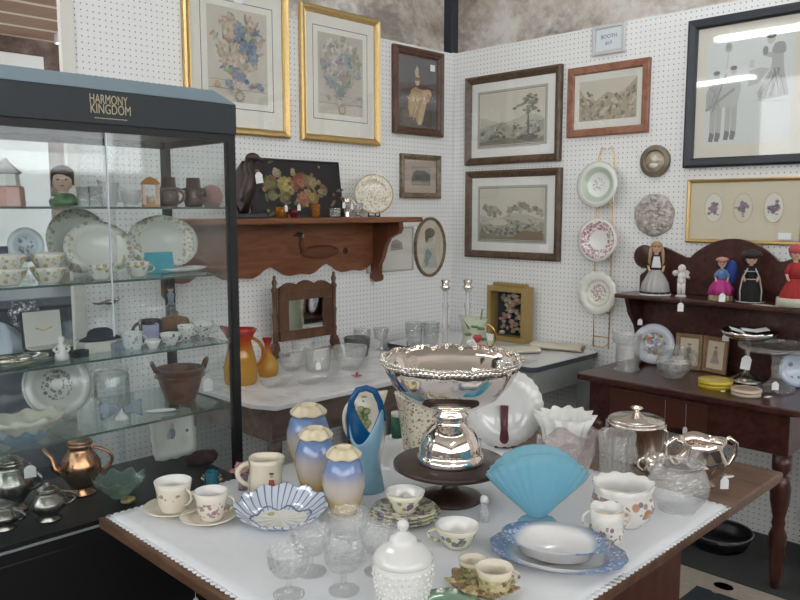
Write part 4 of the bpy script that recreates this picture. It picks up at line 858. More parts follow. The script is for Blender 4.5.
for px, yy, dy, lb in ((258, 173, .22, 'white tag on the dark carved bird'), (286, 206, .225, 'small tag by the left amber glass'), (299, 205, .222, 'small tag hanging on the red glass'), (344, 203, .22, 'white tag on the silver jug of the wall shelf'), (352, 204, .215, 'white tag on the crystal goblet of the wall shelf'), (379, 172, .155, 'white tag on the brown transfer plate')):
    q = PY(px, yy, WL-dy); big = px in (258, 379); price_tag((q[0], q[1], q[2]+.012), lb, -15, .034 if big else .016, .05 if big else .03, .008, -8 if big else 0)
# ================================================================== FRONT TABLE
TX0, TX1, TY0, TY1, TZ = .76, 2.30, .735, 1.81, .75
TOPW = wood('brown_table_wood', (.085, .042, .024), (.18, .10, .058), (9, 1.2, 9), .38, .4, .15)
BODYW = wood('red_brown_body_wood', (.06, .018, .012), (.11, .036, .022), (8, 8, 1.2), .35, .4, .2)
t = thing('table', 'brown wooden table in the foreground, half covered by a white cloth', 'table', ((TX0+TX1)/2, (TY0+TY1)/2, 0))
hx, hy = (TX1-TX0)/2, (TY1-TY0)/2
MB().box(-hx, hx, -hy, hy, TZ-.028, TZ, TOPW).build('tabletop', t, bevel=.006)
MB().box(-.38, .23, -hy+.05, hy-.08, .06, TZ-.028, BODYW).box(-.36, .21, -hy+.044, -hy+.05, .12, .40, BODYW).box(-.36, .21, -hy+.044, -hy+.05, .44, .68, BODYW).build('body', t, bevel=.004)
MB().box(-.40, .25, -hy+.03, hy-.06, 0, .06, BODYW).build('plinth', t, bevel=.004)
# cloth
m_, N_, L_, b_ = base_mat('white_linen'); tc_ = N_.new('ShaderNodeTexCoord')
b_.inputs['Base Color'].default_value = (.78, .80, .83, 1); b_.inputs['Roughness'].default_value = .85
w_ = N_.new('ShaderNodeTexNoise'); w_.inputs['Scale'].default_value = 9; w_.inputs['Detail'].default_value = 4; L_.new(tc_.outputs['Object'], w_.inputs[0])
p_ = N_.new('ShaderNodeBump'); p_.inputs['Strength'].default_value = .35; p_.inputs['Distance'].default_value = .01; L_.new(w_.outputs['Fac'], p_.inputs['Height']); L_.new(p_.outputs[0], b_.inputs['Normal'])
LINEN = m_
CX0, CX1, CY0, CY1 = .782, 1.912, .742, 1.79
t = thing('tablecloth', 'white cloth with a scalloped lace edge over the foreground table', 'tablecloth', ((CX0+CX1)/2, (CY0+CY1)/2, TZ))
a, b = (CX1-CX0)/2, (CY1-CY0)/2
MB().grid(lambda u, v: (-a+2*a*u, -b+2*b*v, .0038+.0006*sin(9*u+4*v)+.0005*sin(14*v-5*u)), 40, 40, LINEN, .0022).build('cloth', t)
mb = MB(); st = .0175
def disc(x, y): mb.lathe([(1e-6, .0008), (.0082, .0008), (.0082, .003), (1e-6, .003)], LINEN, 9, c=(x, y, 0))
n = int(2*a/st)
for i in range(n+1):
    for y in (-b-.002, b+.002): disc(-a+2*a*i/n, y)
n = int(2*b/st)
for i in range(n+1):
    for x in (-a-.002, a+.002): disc(x, -b+2*b*i/n)
mb.build('lace_edging', t)
ZC, ZT = TZ+.0052, TZ+.0006
def C_(px, py): return PZ(px, py, ZC)
CUPF = floral('gold_flower_teacup', (.76, .71, .60), [(.42, .28, .2), (.5, .38, .2), (.3, .3, .2)], 52, .28, ('z', .036, .052), .14)
CUPG = floral('rose_sprig_teacup', (.76, .70, .62), [(.42, .20, .22), (.28, .3, .2), (.36, .3, .36)], 55, .33, ('z', .012, .046), .14)
def saucer(p, r, m, label, h=.016, group=None, mod=None):
    o = MB().lathe([(1e-6, 0), (r*.5, 0), (r*.55, .003), (r, h), (r, h+.003), (r*.55, .006), (r*.45, .005), (1e-6, .005)], m, 56, mod).build('saucer', None, p); return tag(o, label, 'saucer', group)
p = C_(174, 512); r = M_(29, p); saucer(p, r, CREAM, 'cream saucer under the plain cream teacup at the left table corner')
cup('teacup', 'cream teacup with a gold flower band, at the left table corner', 'teacup', (p[0], p[1], p[2]+.0055), M_(18.5, p), HT(p, 480)-.006, CUPF, -75, True, .68)
p = C_(209, 521); r = M_(28, p); saucer(p, r, CREAM, 'cream saucer under the sprigged teacup, second from the left')
cup('teacup', 'cream teacup with dark rose sprigs, second from the left corner', 'teacup', (p[0]+.008, p[1]-.0, p[2]+.0055), M_(17, p), HT(p, 491)-.006, CUPG, -45, True, .66)
p = C_(212, 489)
t = thing('toothpick_holder', 'small turquoise glass holder with two grey ears behind the teacups', 'toothpick holder', p, -45)
TQ = glass('turquoise_glass', (.25, .6, .72), .5, (.06, .36, .48), 0, 30, .4)
MB().lathe(hollow([(M_(6, p), 0), (M_(6.2, p), .004), (M_(6.5, p), HT(p, 471))], .003), TQ, 8, smooth=False).build('cup', t)
for s in (-1, 1): MB().tube([(s*.014, 0, .03), (s*.024, 0, .04), (s*.027, 0, .03), (s*.016, 0, .022)], .004, PEWTER).build('ear', t)
# hunter pitcher
p = C_(266, 494)
HUNT = mat('hunter_cream', (.76, .70, .56), .18, coat=.4)
t = thing('pitcher', 'cream square pitcher with a red coated huntsman picture', 'pitcher', p, -40)
h = HT(p, 457); w = M_(16, p)
MB().lathe(hollow([(w*1.05, 0), (w*1.05, .006), (w*1.0, h*.5), (w*.95, h*.85), (w*1.02, h)], .004), HUNT, 40, lambda q, r, z, i: (r*(1/max(abs(cos(q)), abs(sin(q))))**.35*(1+(.18*max(0, cos(q))**6 if z > h*.8 else 0)), z)).build('body', t)
MB().tube([(-x, y, z) for x, y, z in arc(w*1.0, h*.85, w*1.05, h*.25, w*.7)], w*.16, HUNT).build('handle', t)
C = Canvas(-w*1.055); ox = w*.45
for pts, c in (([(-.008, .02), (.008, .02), (.006, .042), (-.006, .042)], (.42, .10, .07)), ([(-.007, .004), (-.002, .004), (0, .02), (-.007, .02)], (.2, .15, .1)), ([(.002, .004), (.007, .004), (.008, .02), (.001, .02)], (.2, .15, .1))): C.poly([(ox+x*1.1, z+.012) for x, z in pts], c)
C.blob(ox, .064, .005, .006, (.55, .36, .26)); C.blob(ox, .070, .007, .003, (.1, .08, .07)); C.line(ox-.012, .03, ox+.004, .052, .003, (.42, .10, .07)); C.blob(ox-.012, .018, .006, .003, (.3, .2, .12)); C.build('huntsman_picture', t)
p = C_(243, 489)
t = thing('porcelain_bouquet', 'little porcelain posy of pink and cream flowers left of the huntsman pitcher', 'ornament', p, -45)
r0 = random.Random(2); MB().lathe([(1e-6, 0), (.014, 0), (.012, .02), (.016, .038), (1e-6, .04)], mat('purple_grey_china', (.3, .22, .28), .3), 16).build('vase', t)
for i in range(9):
    x, y, z = r0.uniform(-.02, .02), r0.uniform(-.015, .015), r0.uniform(.042, .062); m = mat(*[('petal_cream', (.74, .66, .42), .4), ('petal_pink', (.5, .2, .24), .4), ('petal_rose', (.66, .4, .42), .4)][i % 3])
    MB().lathe([(1e-6, 0), (.006, .001), (.011, .007), (.0, .004)], m, 20, lambda q, r, z, k: (r*(1+.22*cos(5*q)), z)).build('flower', t, (x, y, z), (r0.uniform(-.6, .6)+.5, r0.uniform(-.6, .6), 0))
# blue-white scalloped bowl
p = C_(281, 521); R = M_(46, p)
m_, N_, L_, b_ = base_mat('blue_line_ware'); tc_ = N_.new('ShaderNodeTexCoord'); sx_ = N_.new('ShaderNodeSeparateXYZ'); L_.new(tc_.outputs['Object'], sx_.inputs[0])
at_ = N_.new('ShaderNodeMath'); at_.operation = 'ARCTAN2'; L_.new(sx_.outputs[1], at_.inputs[0]); L_.new(sx_.outputs[0], at_.inputs[1])
def nmath(op, a, c):
    n = N_.new('ShaderNodeMath'); n.operation = op
    for i, q in ((0, a), (1, c)):
        if isinstance(q, (int, float)): n.inputs[i].default_value = q
        else: L_.new(q, n.inputs[i])
    return n.outputs[0]
rr_ = nmath('SQRT', nmath('ADD', nmath('MULTIPLY', sx_.outputs[0], sx_.outputs[0]), nmath('MULTIPLY', nmath('MULTIPLY', sx_.outputs[1], 1.45), nmath('MULTIPLY', sx_.outputs[1], 1.45))), 0)
sw_ = nmath('ADD', nmath('MULTIPLY', at_.outputs[0], 30/(2*PI)), nmath('MULTIPLY', rr_, 14))
st_ = nmath('LESS_THAN', nmath('FRACT', sw_, 0), .2)
rg_ = nmath('GREATER_THAN', rr_, R*.58)
wv_ = nmath('MULTIPLY', nmath('SINE', nmath('MULTIPLY', at_.outputs[0], 6), 0), R*.055)
ln_ = nmath('LESS_THAN', nmath('ABSOLUTE', nmath('SUBTRACT', nmath('SUBTRACT', rr_, R*.62), wv_), 0), R*.02)
fc_ = nmath('MAXIMUM', nmath('MULTIPLY', st_, rg_), ln_)
x_ = N_.new('ShaderNodeMix'); x_.data_type = 'RGBA'; bd_ = N_.new('ShaderNodeMix'); bd_.data_type = 'RGBA'; bd_.inputs[6].default_value = (.74, .73, .66, 1); bd_.inputs[7].default_value = (.58, .64, .74, 1); L_.new(rg_, bd_.inputs[0]); L_.new(bd_.outputs[2], x_.inputs[6]); x_.inputs[7].default_value = (.13, .17, .27, 1); L_.new(fc_, x_.inputs[0])
v_ = N_.new('ShaderNodeTexVoronoi'); v_.inputs['Scale'].default_value = 26; L_.new(tc_.outputs['Object'], v_.inputs['Vector'])
sp_ = nmath('MULTIPLY', nmath('LESS_THAN', v_.outputs['Distance'], .24), nmath('LESS_THAN', rr_, R*.5))
y_ = N_.new('ShaderNodeMix'); y_.data_type = 'RGBA'; L_.new(x_.outputs[2], y_.inputs[6]); y_.inputs[7].default_value = (.42, .40, .22, 1); L_.new(sp_, y_.inputs[0]); L_.new(y_.outputs[2], b_.inputs['Base Color'])
b_.inputs['Roughness'].default_value = .12; b_.inputs['Coat Weight'].default_value = .5
o = MB().lathe(hollow([(R*.5, 0), (R*.55, .004), (R*.78, .018), (R, .040)], .004), m_, 96, lambda q, r, z, i: (r*(1+.035*cos(12*q)*(r > R*.6)), z+(r/R)**2*(.022*sin(q)+.004*cos(12*q))), sy=.78).build('scalloped_bowl', None, p, (0, 0, rad(-45))); tag(o, 'shallow white scalloped bowl with dark blue line border', 'bowl')
# three blue vases with cream ruffles
def vase_mat(nm, H):
    return floral(nm, (.60, .42, .15), [], 40, .3, None, .14, .5, b2=[('z', H*.10, H*.36, (.52, .46, .41)), ('z', H*.42, H*.74, (.17, .27, .52)), ('z', H*.76, H*.92, (.27, .37, .62))])
for (px, py, top, wd, lb) in ((309, 464, 404, 44, 'blue ruffled vase standing at the back left of the three'), (316, 489, 427, 42, 'blue ruffled vase standing in the middle of the three'), (344, 511, 446, 43, 'blue ruffled vase nearest the front of the three')):
    p = C_(px, py); H = HT(p, top); R = M_(wd/2, p)
    t = thing('ruffled_vase', lb, 'vase', p, -45, 'blue vases with cream ruffled rims'); zb = H*.86
    VM = vase_mat('blue_shaded_glaze_%d' % int(H*1000), H)
    MB().lathe(hollow([(R*.62, 0), (R*.66, H*.02), (R*.86, H*.2), (R, H*.42), (R*.97, H*.58), (R*.8, H*.76), (R*.62, zb)], .004), VM, 44).build('body', t)
    RU = mat('cream_ruffle', (.78, .68, .48), .2, coat=.4)
    MB().lathe([(R*.30, zb+H*.03), (R*.34, zb+H*.115), (R*.44, zb+H*.135), (R*.60, zb+H*.095), (R*.80, zb+H*.015), (R*.83, zb-H*.012), (R*.78, zb-H*.005), (R*.62, zb+H*.03), (R*.60, zb-.003), (R*.3, zb-.003)], RU, 72, lambda q, r, z, i: (r*(1+.05*sin(7*q)*(3 < i < 7)), z+H*.018*sin(7*q)*(2 < i < 7))).build('ruffled_rim', t)
# blue basket vase with arched handle
p = C_(367, 489); H = HT(p, 407); R = M_(17.5, p)
BLUEG = glass('blue_satin_glass', (.5, .75, .88), .93, (.46, .76, .88), 0, 30, .4, .12)
BLUED = glass('deep_blue_glass', (.05, .35, .7), .7, (.015, .20, .46), 0, 30, .4, .08)
t = thing('basket_vase', 'pale blue glass basket vase with an arched deep blue handle', 'vase', p, -45)
def bmod(q, r, z, i): return (r, z-(H*.40*abs(sin(q+.45))**1.5)*max(0, (z/H-.45)/.55))
MB().lathe(hollow([(R*1.0, 0), (R*.97, H*.04), (R*.76, H*.30), (R*.70, H*.46), (R*.9, H*.68), (R*1.0, H*.86), (R*.98, H)], .004), BLUEG, 48, bmod, lining=BLUED).build('body', t)
hh = HT(p, 388)
MB().tube([(-R*.94, 0, H*.62), (-R*.98, 0, H*.9), (-R*.85, 0, H*1.08), (-R*.5, 0, hh*.98), (0, 0, hh), (R*.45, 0, hh*.97), (R*.75, 0, H*1.06), (R*.9, 0, H*.92), (R*.92, 0, H*.84)], M_(3.2, p), BLUED, 10).build('handle', t)
# white jug with grapes behind it
p = C_(368, 463); H = HT(p, 394); R = M_(17, p)
t = thing('grape_jug', 'white jug with moulded green grapes behind the blue basket vase', 'jug', p, -45)
IV = mat('ivory_majolica', (.74, .70, .60), .2, coat=.4)
MB().lathe(hollow([(R*.7, 0), (R*.75, H*.04), (R*1.0, H*.35), (R*.95, H*.6), (R*.72, H*.8), (R*.95, H)], .004), IV, 40, lambda q, r, z, i: (r*(1+.25*max(0, cos(q))**8*(z > H*.75)), z+(H*.05*max(0, cos(q))**6 if z > H*.9 else 0))).build('body', t)
r0 = random.Random(6); GR = mat('green_grape_glaze', (.26, .30, .13), .25, coat=.4); mb = MB()
for i in range(26): mb.ball((r0.gauss(-R*.35, R*.26), -R*.98+abs(r0.gauss(0, R*.1)), H*.60+r0.gauss(0, H*.12)), R*.22, GR, 10)
mb.build('grape_cluster', t); MB().tube([(-x, y, z) for x, y, z in arc(R*.85, H*.9, R*.95, H*.35, R*.5)], R*.12, IV).build('handle', t)
p = C_(397, 437); t = thing('canister', 'small green canister with a white lid behind the silver bowl', 'canister', p, -30)
MB().lathe([(1e-6, 0), (M_(5.5, p), 0), (M_(5.5, p), HT(p, 416)), (1e-6, HT(p, 416))], mat('dark_green_tin', (.02, .13, .07), .4), 28).build('body', t); MB().lathe([(1e-6, HT(p, 416)), (M_(6, p), HT(p, 416)), (M_(6, p), HT(p, 412)), (1e-6, HT(p, 412))], CHINA, 28).build('lid', t)
p = C_(422, 449); H = HT(p, 392); R = M_(27, p)
o = MB().lathe(hollow([(R*.66, 0), (R*.68, H*.03), (R*.78, H*.4), (R*.9, H*.8), (R, H)], .005), floral('vine_sprig_cream', (.74, .69, .56), [(.34, .2, .15), (.40, .26, .2), (.34, .3, .22), (.55, .38, .32)], 52, .24), 48, lambda q, r, z, i: (r*(1+.03*cos(6*q)), z)).build('planter', None, p, (0, 0, .3)); tag(o, 'cream flared planter with brown sprigs behind the silver bowl', 'planter')
# cake stand and silver punch bowl
p = C_(450, 498)
t = thing('cake_stand', 'dark wooden pedestal stand carrying the silver punch bowl', 'cake stand', p, -45)
CW = wood('dark_stand_wood', (.022, .012, .010), (.055, .03, .022), (5, 5, 5), .35, .4, .2)
zd = HT(p, 461); Rd = M_(57, (p[0], p[1], p[2]+zd))
MB().lathe([(1e-6, 0), (M_(32, p), 0), (M_(32, p), .006), (M_(24, p), .014), (M_(10, p), .024), (M_(7, p), .04), (M_(9, p), zd-.016), (1e-6, zd-.014)], CW, 48).build('pedestal', t)
MB().lathe([(1e-6, zd-.014), (Rd*.96, zd-.014), (Rd, zd-.01), (Rd, zd-.002), (Rd*.98, zd), (1e-6, zd)], CW, 64).build('disc', t)
q0 = (p[0], p[1], p[2]+zd+.0005)
t = thing('punch_bowl', 'large polished silver pedestal punch bowl with an ornate wavy rim', 'punch bowl', q0, -45)
u = M_(1, q0); Zr = HT(q0, 359); zn = HT(q0, 408)
foot = [(1e-6, 0), (33*u, 0), (33.5*u, 3*u), (32.5*u, 8*u), (31*u, 9*u), (31.5*u, 12*u), (30*u, 19*u), (27*u, 27*u), (23*u, 33*u), (18*u, 37*u), (15*u, 40*u), (14*u, 44*u), (17.5*u, 46*u), (18*u, 49*u), (15*u, 51*u), (17*u, zn+1*u), (1e-6, zn+1*u)]
MB().lathe(foot, SILVER, 64).build('foot', t)
Rb = 67*u; k = Zr-zn
bp = [(14*u, zn), (30*u, zn+.06*k), (46*u, zn+.25*k), (58*u, zn+.53*k), (64*u, zn+.8*k), (Rb, Zr)]
ins = [(Rb-2*u, Zr+1*u), (Rb-4*u, zn+.8*k), (55*u, zn+.54*k), (44*u, zn+.28*k), (26*u, zn+.1*k), (1e-6, zn+.07*k)]
MB().lathe([(1e-6, zn)]+bp+ins, SILVER, 112, lambda q, r, z, i: (r*(1+.034*abs(sin(7*q))*max(0, (z-zn)/k-.10)), z+(.0045*abs(sin(7*q)) if z > Zr-.004 else 0))).build('bowl', t)
mb = MB(); nn = 84
pts = [((Rb)*(1+.0306*abs(sin(14*PI*i/nn)))*cos(2*PI*i/nn), (Rb)*(1+.0306*abs(sin(14*PI*i/nn)))*sin(2*PI*i/nn), Zr+.0045*abs(sin(14*PI*i/nn))) for i in range(nn)]
mb.tube(pts, 1.6*u, SILVER2, 8, True)
for i in range(nn): mb.ball(pts[i], ((2.5 if i % 3 else 3.6)*u, (2.5 if i % 3 else 3.6)*u, 2.2*u), SILVER2, 8)
for i in range(nn): mb.ball((pts[i][0]*.985, pts[i][1]*.985, pts[i][2]-4*u), 2.2*u, SILVER2, 7)
mb.build('ornate_rim', t)
# milk glass plate on burgundy stand
p = C_(503, 445); R = M_(38, p)
t = thing('milk_glass_plate', 'white lace-edged milk glass plate standing behind the silver bowl', 'plate', p, -45)
MB().lathe(plate_prof(R, .012, .004, .55), MILK, 96, lambda q, r, z, i: (r*(1+.035*abs(sin(14*q))*(r > R*.8)), z)).build('plate', t, (0, 0, R*1.0+.002), (rad(82), 0, 0))
BUR = mat('burgundy_stand', (.10, .012, .022), .35, coat=.2)
o = MB().tube([(0, .02, .006), (0, -.01, .006), (0, -.026, .03), (.0, -.024, .06), (.0, -.022, HT(p, 404))], [.008, .014, .015, .011, .013], BUR, 12).box(-.03, .03, -.03, .05, 0, .006, BUR).tube([(0, .035, .006), (0, .03, .07)], .007, BUR).build('plate_stand', None, p, (0, 0, -PI/4)); tag(o, 'burgundy stand holding the lace-edged milk glass plate', 'plate stand')
# white ruffled bowl, clear bowl
p = C_(564, 457); R = M_(29, p); H = HT(p, 414)
o = MB().lathe(hollow([(R*.5, 0), (R*.5, H*.08), (R*.75, H*.4), (R*.82, H*.7), (R*1.0, H)], .004), MILK, 96, lambda q, r, z, i: (r*(1+.10*cos(13*q)*max(0, z/H-.5)*2), z+H*.022*cos(13*q+.6)*max(0, z/H-.6)*2.5+H*.05*cos(2*q)*max(0, z/H-.6))).build('ruffled_bowl', None, p); tag(o, 'white crimped milk glass bowl behind the blue fan vase', 'bowl')
p = C_(565, 480); R = M_(28, p); H = HT(p, 439)
PKG = glass('pale_rose_glass', (.95, .92, .92), .16, (.82, .74, .74), .8, 38, .9, .05)
t = thing('glass_basket', 'clear pinkish cut glass basket bowl between fan vase and white bowl', 'basket', p, -45)
MB().lathe(hollow([(R*.5, 0), (R*.52, H*.06), (R*.85, H*.35), (R*1.0, H*.68), (R*.98, H)], .004), PKG, 60, lambda q, r, z, i: (r*(1+.05*cos(8*q)*(z > H*.6)), z+H*.1*cos(4*q)*(z > H*.8))).build('bowl', t)
MB().tube([(R*.96, 0, H*.85), (R*1.1, 0, H*1.2), (R*.9, 0, H*1.3), (R*.94, 0, H*.6)], R*.06, PKG).build('handle', t)
# blue fan vase
p = C_(537, 523); H = HT(p, 449); u = M_(1, p)
FANB = glass('fan_blue_glass', (.5, .82, .94), .6, (.46, .83, .94), .6, 260, .7, .08, .06)
t = thing('fan_vase', 'bright blue ribbed glass fan vase on an oval foot', 'vase', p, -45)
MB().lathe([(1e-6, 0), (19*u, 0), (19.5*u, 2*u), (17*u, 5*u), (9*u, 7*u), (1e-6, 7*u)], FANB, 48, sy=.62).build('foot', t)
secs = [(8, 5, 6), (10, 6, 9), (20, 8.5, 25), (34, 12, 45), (46, 15, 64), (51, 17, 76)]
vs = []; fs = []; seg = 96
def fan(a, bb, z, q, top):
    ru = 1+(.03*cos(28*q)); zz = z-(25*top)*abs(cos(q))**2.2
    return (a*u*cos(q)*ru, bb*u*sin(q)*ru, zz*u)
sec2 = secs+[(s[0]-2.2, s[1]-2.2, s[2]) for s in secs[::-1]]
for i, (a1, b1, z1) in enumerate(sec2):
    for j in range(seg): vs.append(fan(a1, b1, z1, 2*PI*j/seg, max(0, (z1-9)/67)))
for i in range(len(sec2)-1):
    for j in range(seg): fs.append((i*seg+j, i*seg+(j+1) % seg, (i+1)*seg+(j+1) % seg, (i+1)*seg+j))
fs.append(tuple(range(seg)))
fs.append(tuple((len(sec2)-1)*seg+j for j in range(seg)))
MB().add(vs, fs, FANB, True).build('fan', t)
# small frosted shaker left of the fan
p = C_(484, 521); u = M_(1, p)
t = thing('glass_shaker', 'small clear and frosted glass shaker left of the blue fan vase', 'shaker', p)
MB().lathe(hollow([(5.5*u, 0), (6*u, 1*u), (5*u, 8*u), (3.5*u, 13*u), (4*u, 20*u)], .0015), CRYS, 24).build('body', t); MB().lathe([(1e-6, 20*u), (4.2*u, 20*u), (3.8*u, 25*u), (1e-6, 27*u)], mat('frosted_top', (.7, .68, .66), .4), 20).build('top', t)
# blue and white platter with soup bowl
FLOW = floral('flow_blue_rim', (.72, .71, .70), [(.36, .42, .54), (.13, .2, .38), (.5, .55, .62)], 60, .3, ('r', .110, .19), b2=[('r', .092, .115, (.17, .25, .43))], edge=('r', .152, .2, (.6, .55, .45)))
p = C_(557, 559); R = M_(68, p)
o = MB().lathe([(1e-6, 0), (R*.62, 0), (R*.66, .003), (R*.72, .012), (R, .020), (R, .0235), (R*.72, .016), (R*.64, .007), (1e-6, .006)], FLOW, 72, lambda q, r, z, i: (r*(1+.012*cos(16*q)*(r > R*.8)), z), sy=.70).build('platter', None, p, (0, 0, rad(-66))); tag(o, 'oval blue-rimmed white platter under the matching soup bowl', 'platter', 'blue and white dinner ware')
q0 = (p[0]-.004, p[1]+.004, p[2]+.0075); R2 = M_(54, q0)
FLOW2 = floral('flow_blue_bowl', (.74, .73, .72), [(.38, .44, .56), (.12, .19, .36), (.52, .56, .63)], 62, .3, ('r', R2*.76, R2*1.1), b2=[('r', R2*.62, R2*.84, (.16, .24, .42))], edge=('r', R2*.975, .3, (.55, .5, .42)))
o = MB().lathe([(1e-6, 0), (R2*.5, 0), (R2*.66, .008), (R2*.76, .028), (R2, .040), (R2, .0435), (R2*.76, .032), (R2*.64, .013), (1e-6, .006)], FLOW2, 72, None, sy=.68).build('soup_bowl', None, q0, (0, 0, rad(-66))); tag(o, 'blue-rimmed white oval soup bowl resting on the platter', 'bowl', 'blue and white dinner ware')
# chamber pot and two-handled mug
p = C_(622, 522); u = M_(1, p); H = HT(p, 482)
POT = floral('rose_jardiniere', (.80, .78, .74), [(.50, .22, .13), (.56, .32, .22), (.28, .26, .24), (.40, .34, .38)], 22, .33, ('z', H*.3, H*.75), b2=None, edge=('z', H*.985, H*1.3, (.55, .42, .22)))
t = thing('jardiniere', 'round white china pot with orange and plum flowers, gilt wavy rim', 'pot', p, -45)
MB().lathe(hollow([(19*u, 0), (19.5*u, 2*u), (27*u, H*.2), (31*u, H*.45), (29*u, H*.7), (27.5*u, H*.82), (30.5*u, H)], .004), POT, 72, lambda q, r, z, i: (r*(1+.02*cos(12*q)*(z > H*.8)), z+.8*u*cos(12*q)*(z > H*.95)), lining=CHINA).build('body', t, rot=(0, 0, 2.1))
p = C_(606, 543); u = M_(1, p); H = HT(p, 507)
MUG = floral('plum_sprig_mug', (.78, .76, .71), [(.30, .16, .18), (.42, .28, .26), (.26, .26, .2)], 55, .27, ('z', H*.15, H*.6), edge=('z', H*.97, H*1.3, (.6, .5, .3)))
t = thing('sugar_bowl', 'small white two-handled china cup with plum sprigs', 'sugar bowl', p, -45)
MB().lathe(hollow([(13*u, 0), (14*u, 2*u), (17*u, H*.35), (16*u, H*.65), (17.5*u, H)], .003), MUG, 48, lambda q, r, z, i: (r, z+1.2*u*cos(6*q)*(z > H*.9)), lining=CHINA).build('body', t)
for s in (1, -1): MB().tube([(s*x, y, z) for x, y, z in arc(16.5*u, H*.9, 15.5*u, H*.4, 8*u)], 1.5*u, MUG).build('handle', t)
# cut glass rose bowl
p = C_(677, 509); u = M_(1, p); H = HT(p, 463)
o = MB().lathe(hollow([(18*u, 0), (18*u, 2*u), (20*u, 4*u), (28*u, H*.32), (30*u, H*.52), (27*u, H*.78), (23*u, H*.93), (24*u, H)], .005), CRYS, 64).build('rose_bowl', None, p); tag(o, 'round cut glass rose bowl at the right end of the cloth', 'bowl')
# silver pieces on the bare wood
W_ = lambda px, py: PZ(px, py, ZT)
p = W_(635, 458); u = M_(1, p); zb = HT(p, 421)
t = thing('biscuit_jar', 'silver lidded biscuit jar standing on the bare table wood', 'jar', p, -45)
MB().lathe([(1e-6, 0), (26*u, 0), (27*u, 2*u), (25*u, 5*u), (27*u, zb*.5), (26.5*u, zb-4*u), (28*u, zb-3*u), (28*u, zb), (1e-6, zb)], SILVER2, 56, lambda q, r, z, i: (r*(1+.012*cos(24*q)*(3*u < z < zb-5*u)), z)).build('body', t)
MB().lathe([(27*u, zb+.0002), (27.5*u, zb+2.5*u), (24*u, zb+4*u), (8*u, zb+6*u), (4*u, zb+9*u), (1e-6, zb+9*u)], SILVER2, 48).build('lid', t)
MB().lathe([(3*u, zb+9*u), (2*u, zb+11*u), (6*u, zb+13*u), (4*u, zb+15*u), (1e-6, zb+16*u)], SILVER, 20, lambda q, r, z, i: (r*(1+.2*cos(5*q)), z)).build('finial', t)
for s in (1, -1): MB().tube([(s*27*u, 0, zb*.8), (s*31*u, 0, zb*.7), (s*30*u, 0, zb*.4), (s*26.5*u, 0, zb*.35)], 1.4*u, SILVER).build('side_handle', t)
p = W_(616, 474); u = M_(1, p); H = HT(p, 432)
o = MB().lathe(hollow([(15*u, 0), (16*u, 2*u), (17*u, H*.6), (18*u, H)], .004), CRYS, 72, lambda q, r, z, i: (r*(1+.035*cos(18*q)), z+.8*u*cos(9*q)*(z > H*.9))).build('spooner', None, p); tag(o, 'ribbed clear glass spooner in front of the silver biscuit jar', 'glass')
p = W_(700, 484); u = M_(1, p); H = HT(p, 439)
t = thing('sugar_bowl', 'shiny silver two-handled sugar bowl behind the cut glass rose bowl', 'sugar bowl', p, -45)
MB().lathe(hollow([(15*u, 0), (16*u, 2*u), (10*u, 6*u), (13*u, 9*u), (22*u, H*.4), (24*u, H*.6), (19*u, H*.82), (23*u, H)], .0025), SILVER, 56, lambda q, r, z, i: (r*(1+.04*cos(8*q)*(H*.2 < z < H*.75)), z+1.5*u*cos(4*q)*(z > H*.9))).build('body', t)
for s in (1, -1): MB().tube([(s*20*u, 0, H*.92), (s*27*u, 0, H*1.02), (s*34*u, 0, H*.9), (s*34*u, 0, H*.65), (s*28*u, 0, H*.45), (s*23*u, 0, H*.42)], [2*u, 2.6*u, 2.6*u, 2.4*u, 2*u, 2*u], SILVER, 10).build('handle', t)
p = W_(655, 478); u = M_(1, p); H = HT(p, 455)
t = thing('silver_cup', 'small silver handled cup between jardiniere and rose bowl', 'cup', p, 135)
MB().lathe(hollow([(9*u, 0), (9*u, 2*u), (12*u, H*.5), (10*u, H)], .002), SILVER2, 36).build('body', t); MB().tube(arc(10*u, H*.9, 11*u, H*.3, 7*u), 1.6*u, SILVER2).build('handle', t)
p = W_(728, 477); tag(MB().lathe([(1e-6, 0), (.016, 0), (.02, .003), (1e-6, .003)], CHINA, 28, sy=.55).build('small_dish', None, p, (0, 0, -.5)), 'tiny white oval dish lying on the bare table wood', 'dish')
q = PZ(716, 488, ZT); price_tag((q[0]-.02, q[1]-.03, TZ+.055), 'white tag hanging from the silver sugar bowl', -45, .022, .032, .012)
# clear sherbet glasses
def coupe(px, py, top, wd, lb):
    p = C_(px, py); u = M_(1, p); H = HT(p, top); R = wd/2*u
    t = thing('sherbet_glass', lb, 'glass', p, -45, 'clear pressed glass sherbets')
    MB().lathe([(1e-6, 0), (R*.72, 0), (R*.74, .003), (R*.3, .008), (R*.14, .016), (R*.11, H*.34), (R*.2, H*.40), (1e-6, H*.40)], CRYS, 40).build('foot', t)
    MB().lathe(hollow([(R*.2, H*.40), (R*.65, H*.50), (R*.9, H*.68), (R*.95, H*.85), (R, H)], .0025), CRYS, 56, lambda q, r, z, i: (r*(1+.03*cos(14*q)*(z > H*.5)), z+.0025*cos(14*q)*(z > H*.9))).build('bowl', t)
coupe(289, 595, 551, 43, 'clear pressed glass sherbet nearest the front left of the group')
coupe(311, 572, 529, 42, 'clear pressed glass sherbet behind the front left one')
coupe(344, 591, 544, 42, 'clear pressed glass sherbet left of the hobnail jar')
coupe(350, 559, 512, 42, 'clear pressed glass sherbet at the back of the group')
coupe(378, 572, 528, 38, 'clear pressed glass sherbet half hidden behind the hobnail jar')
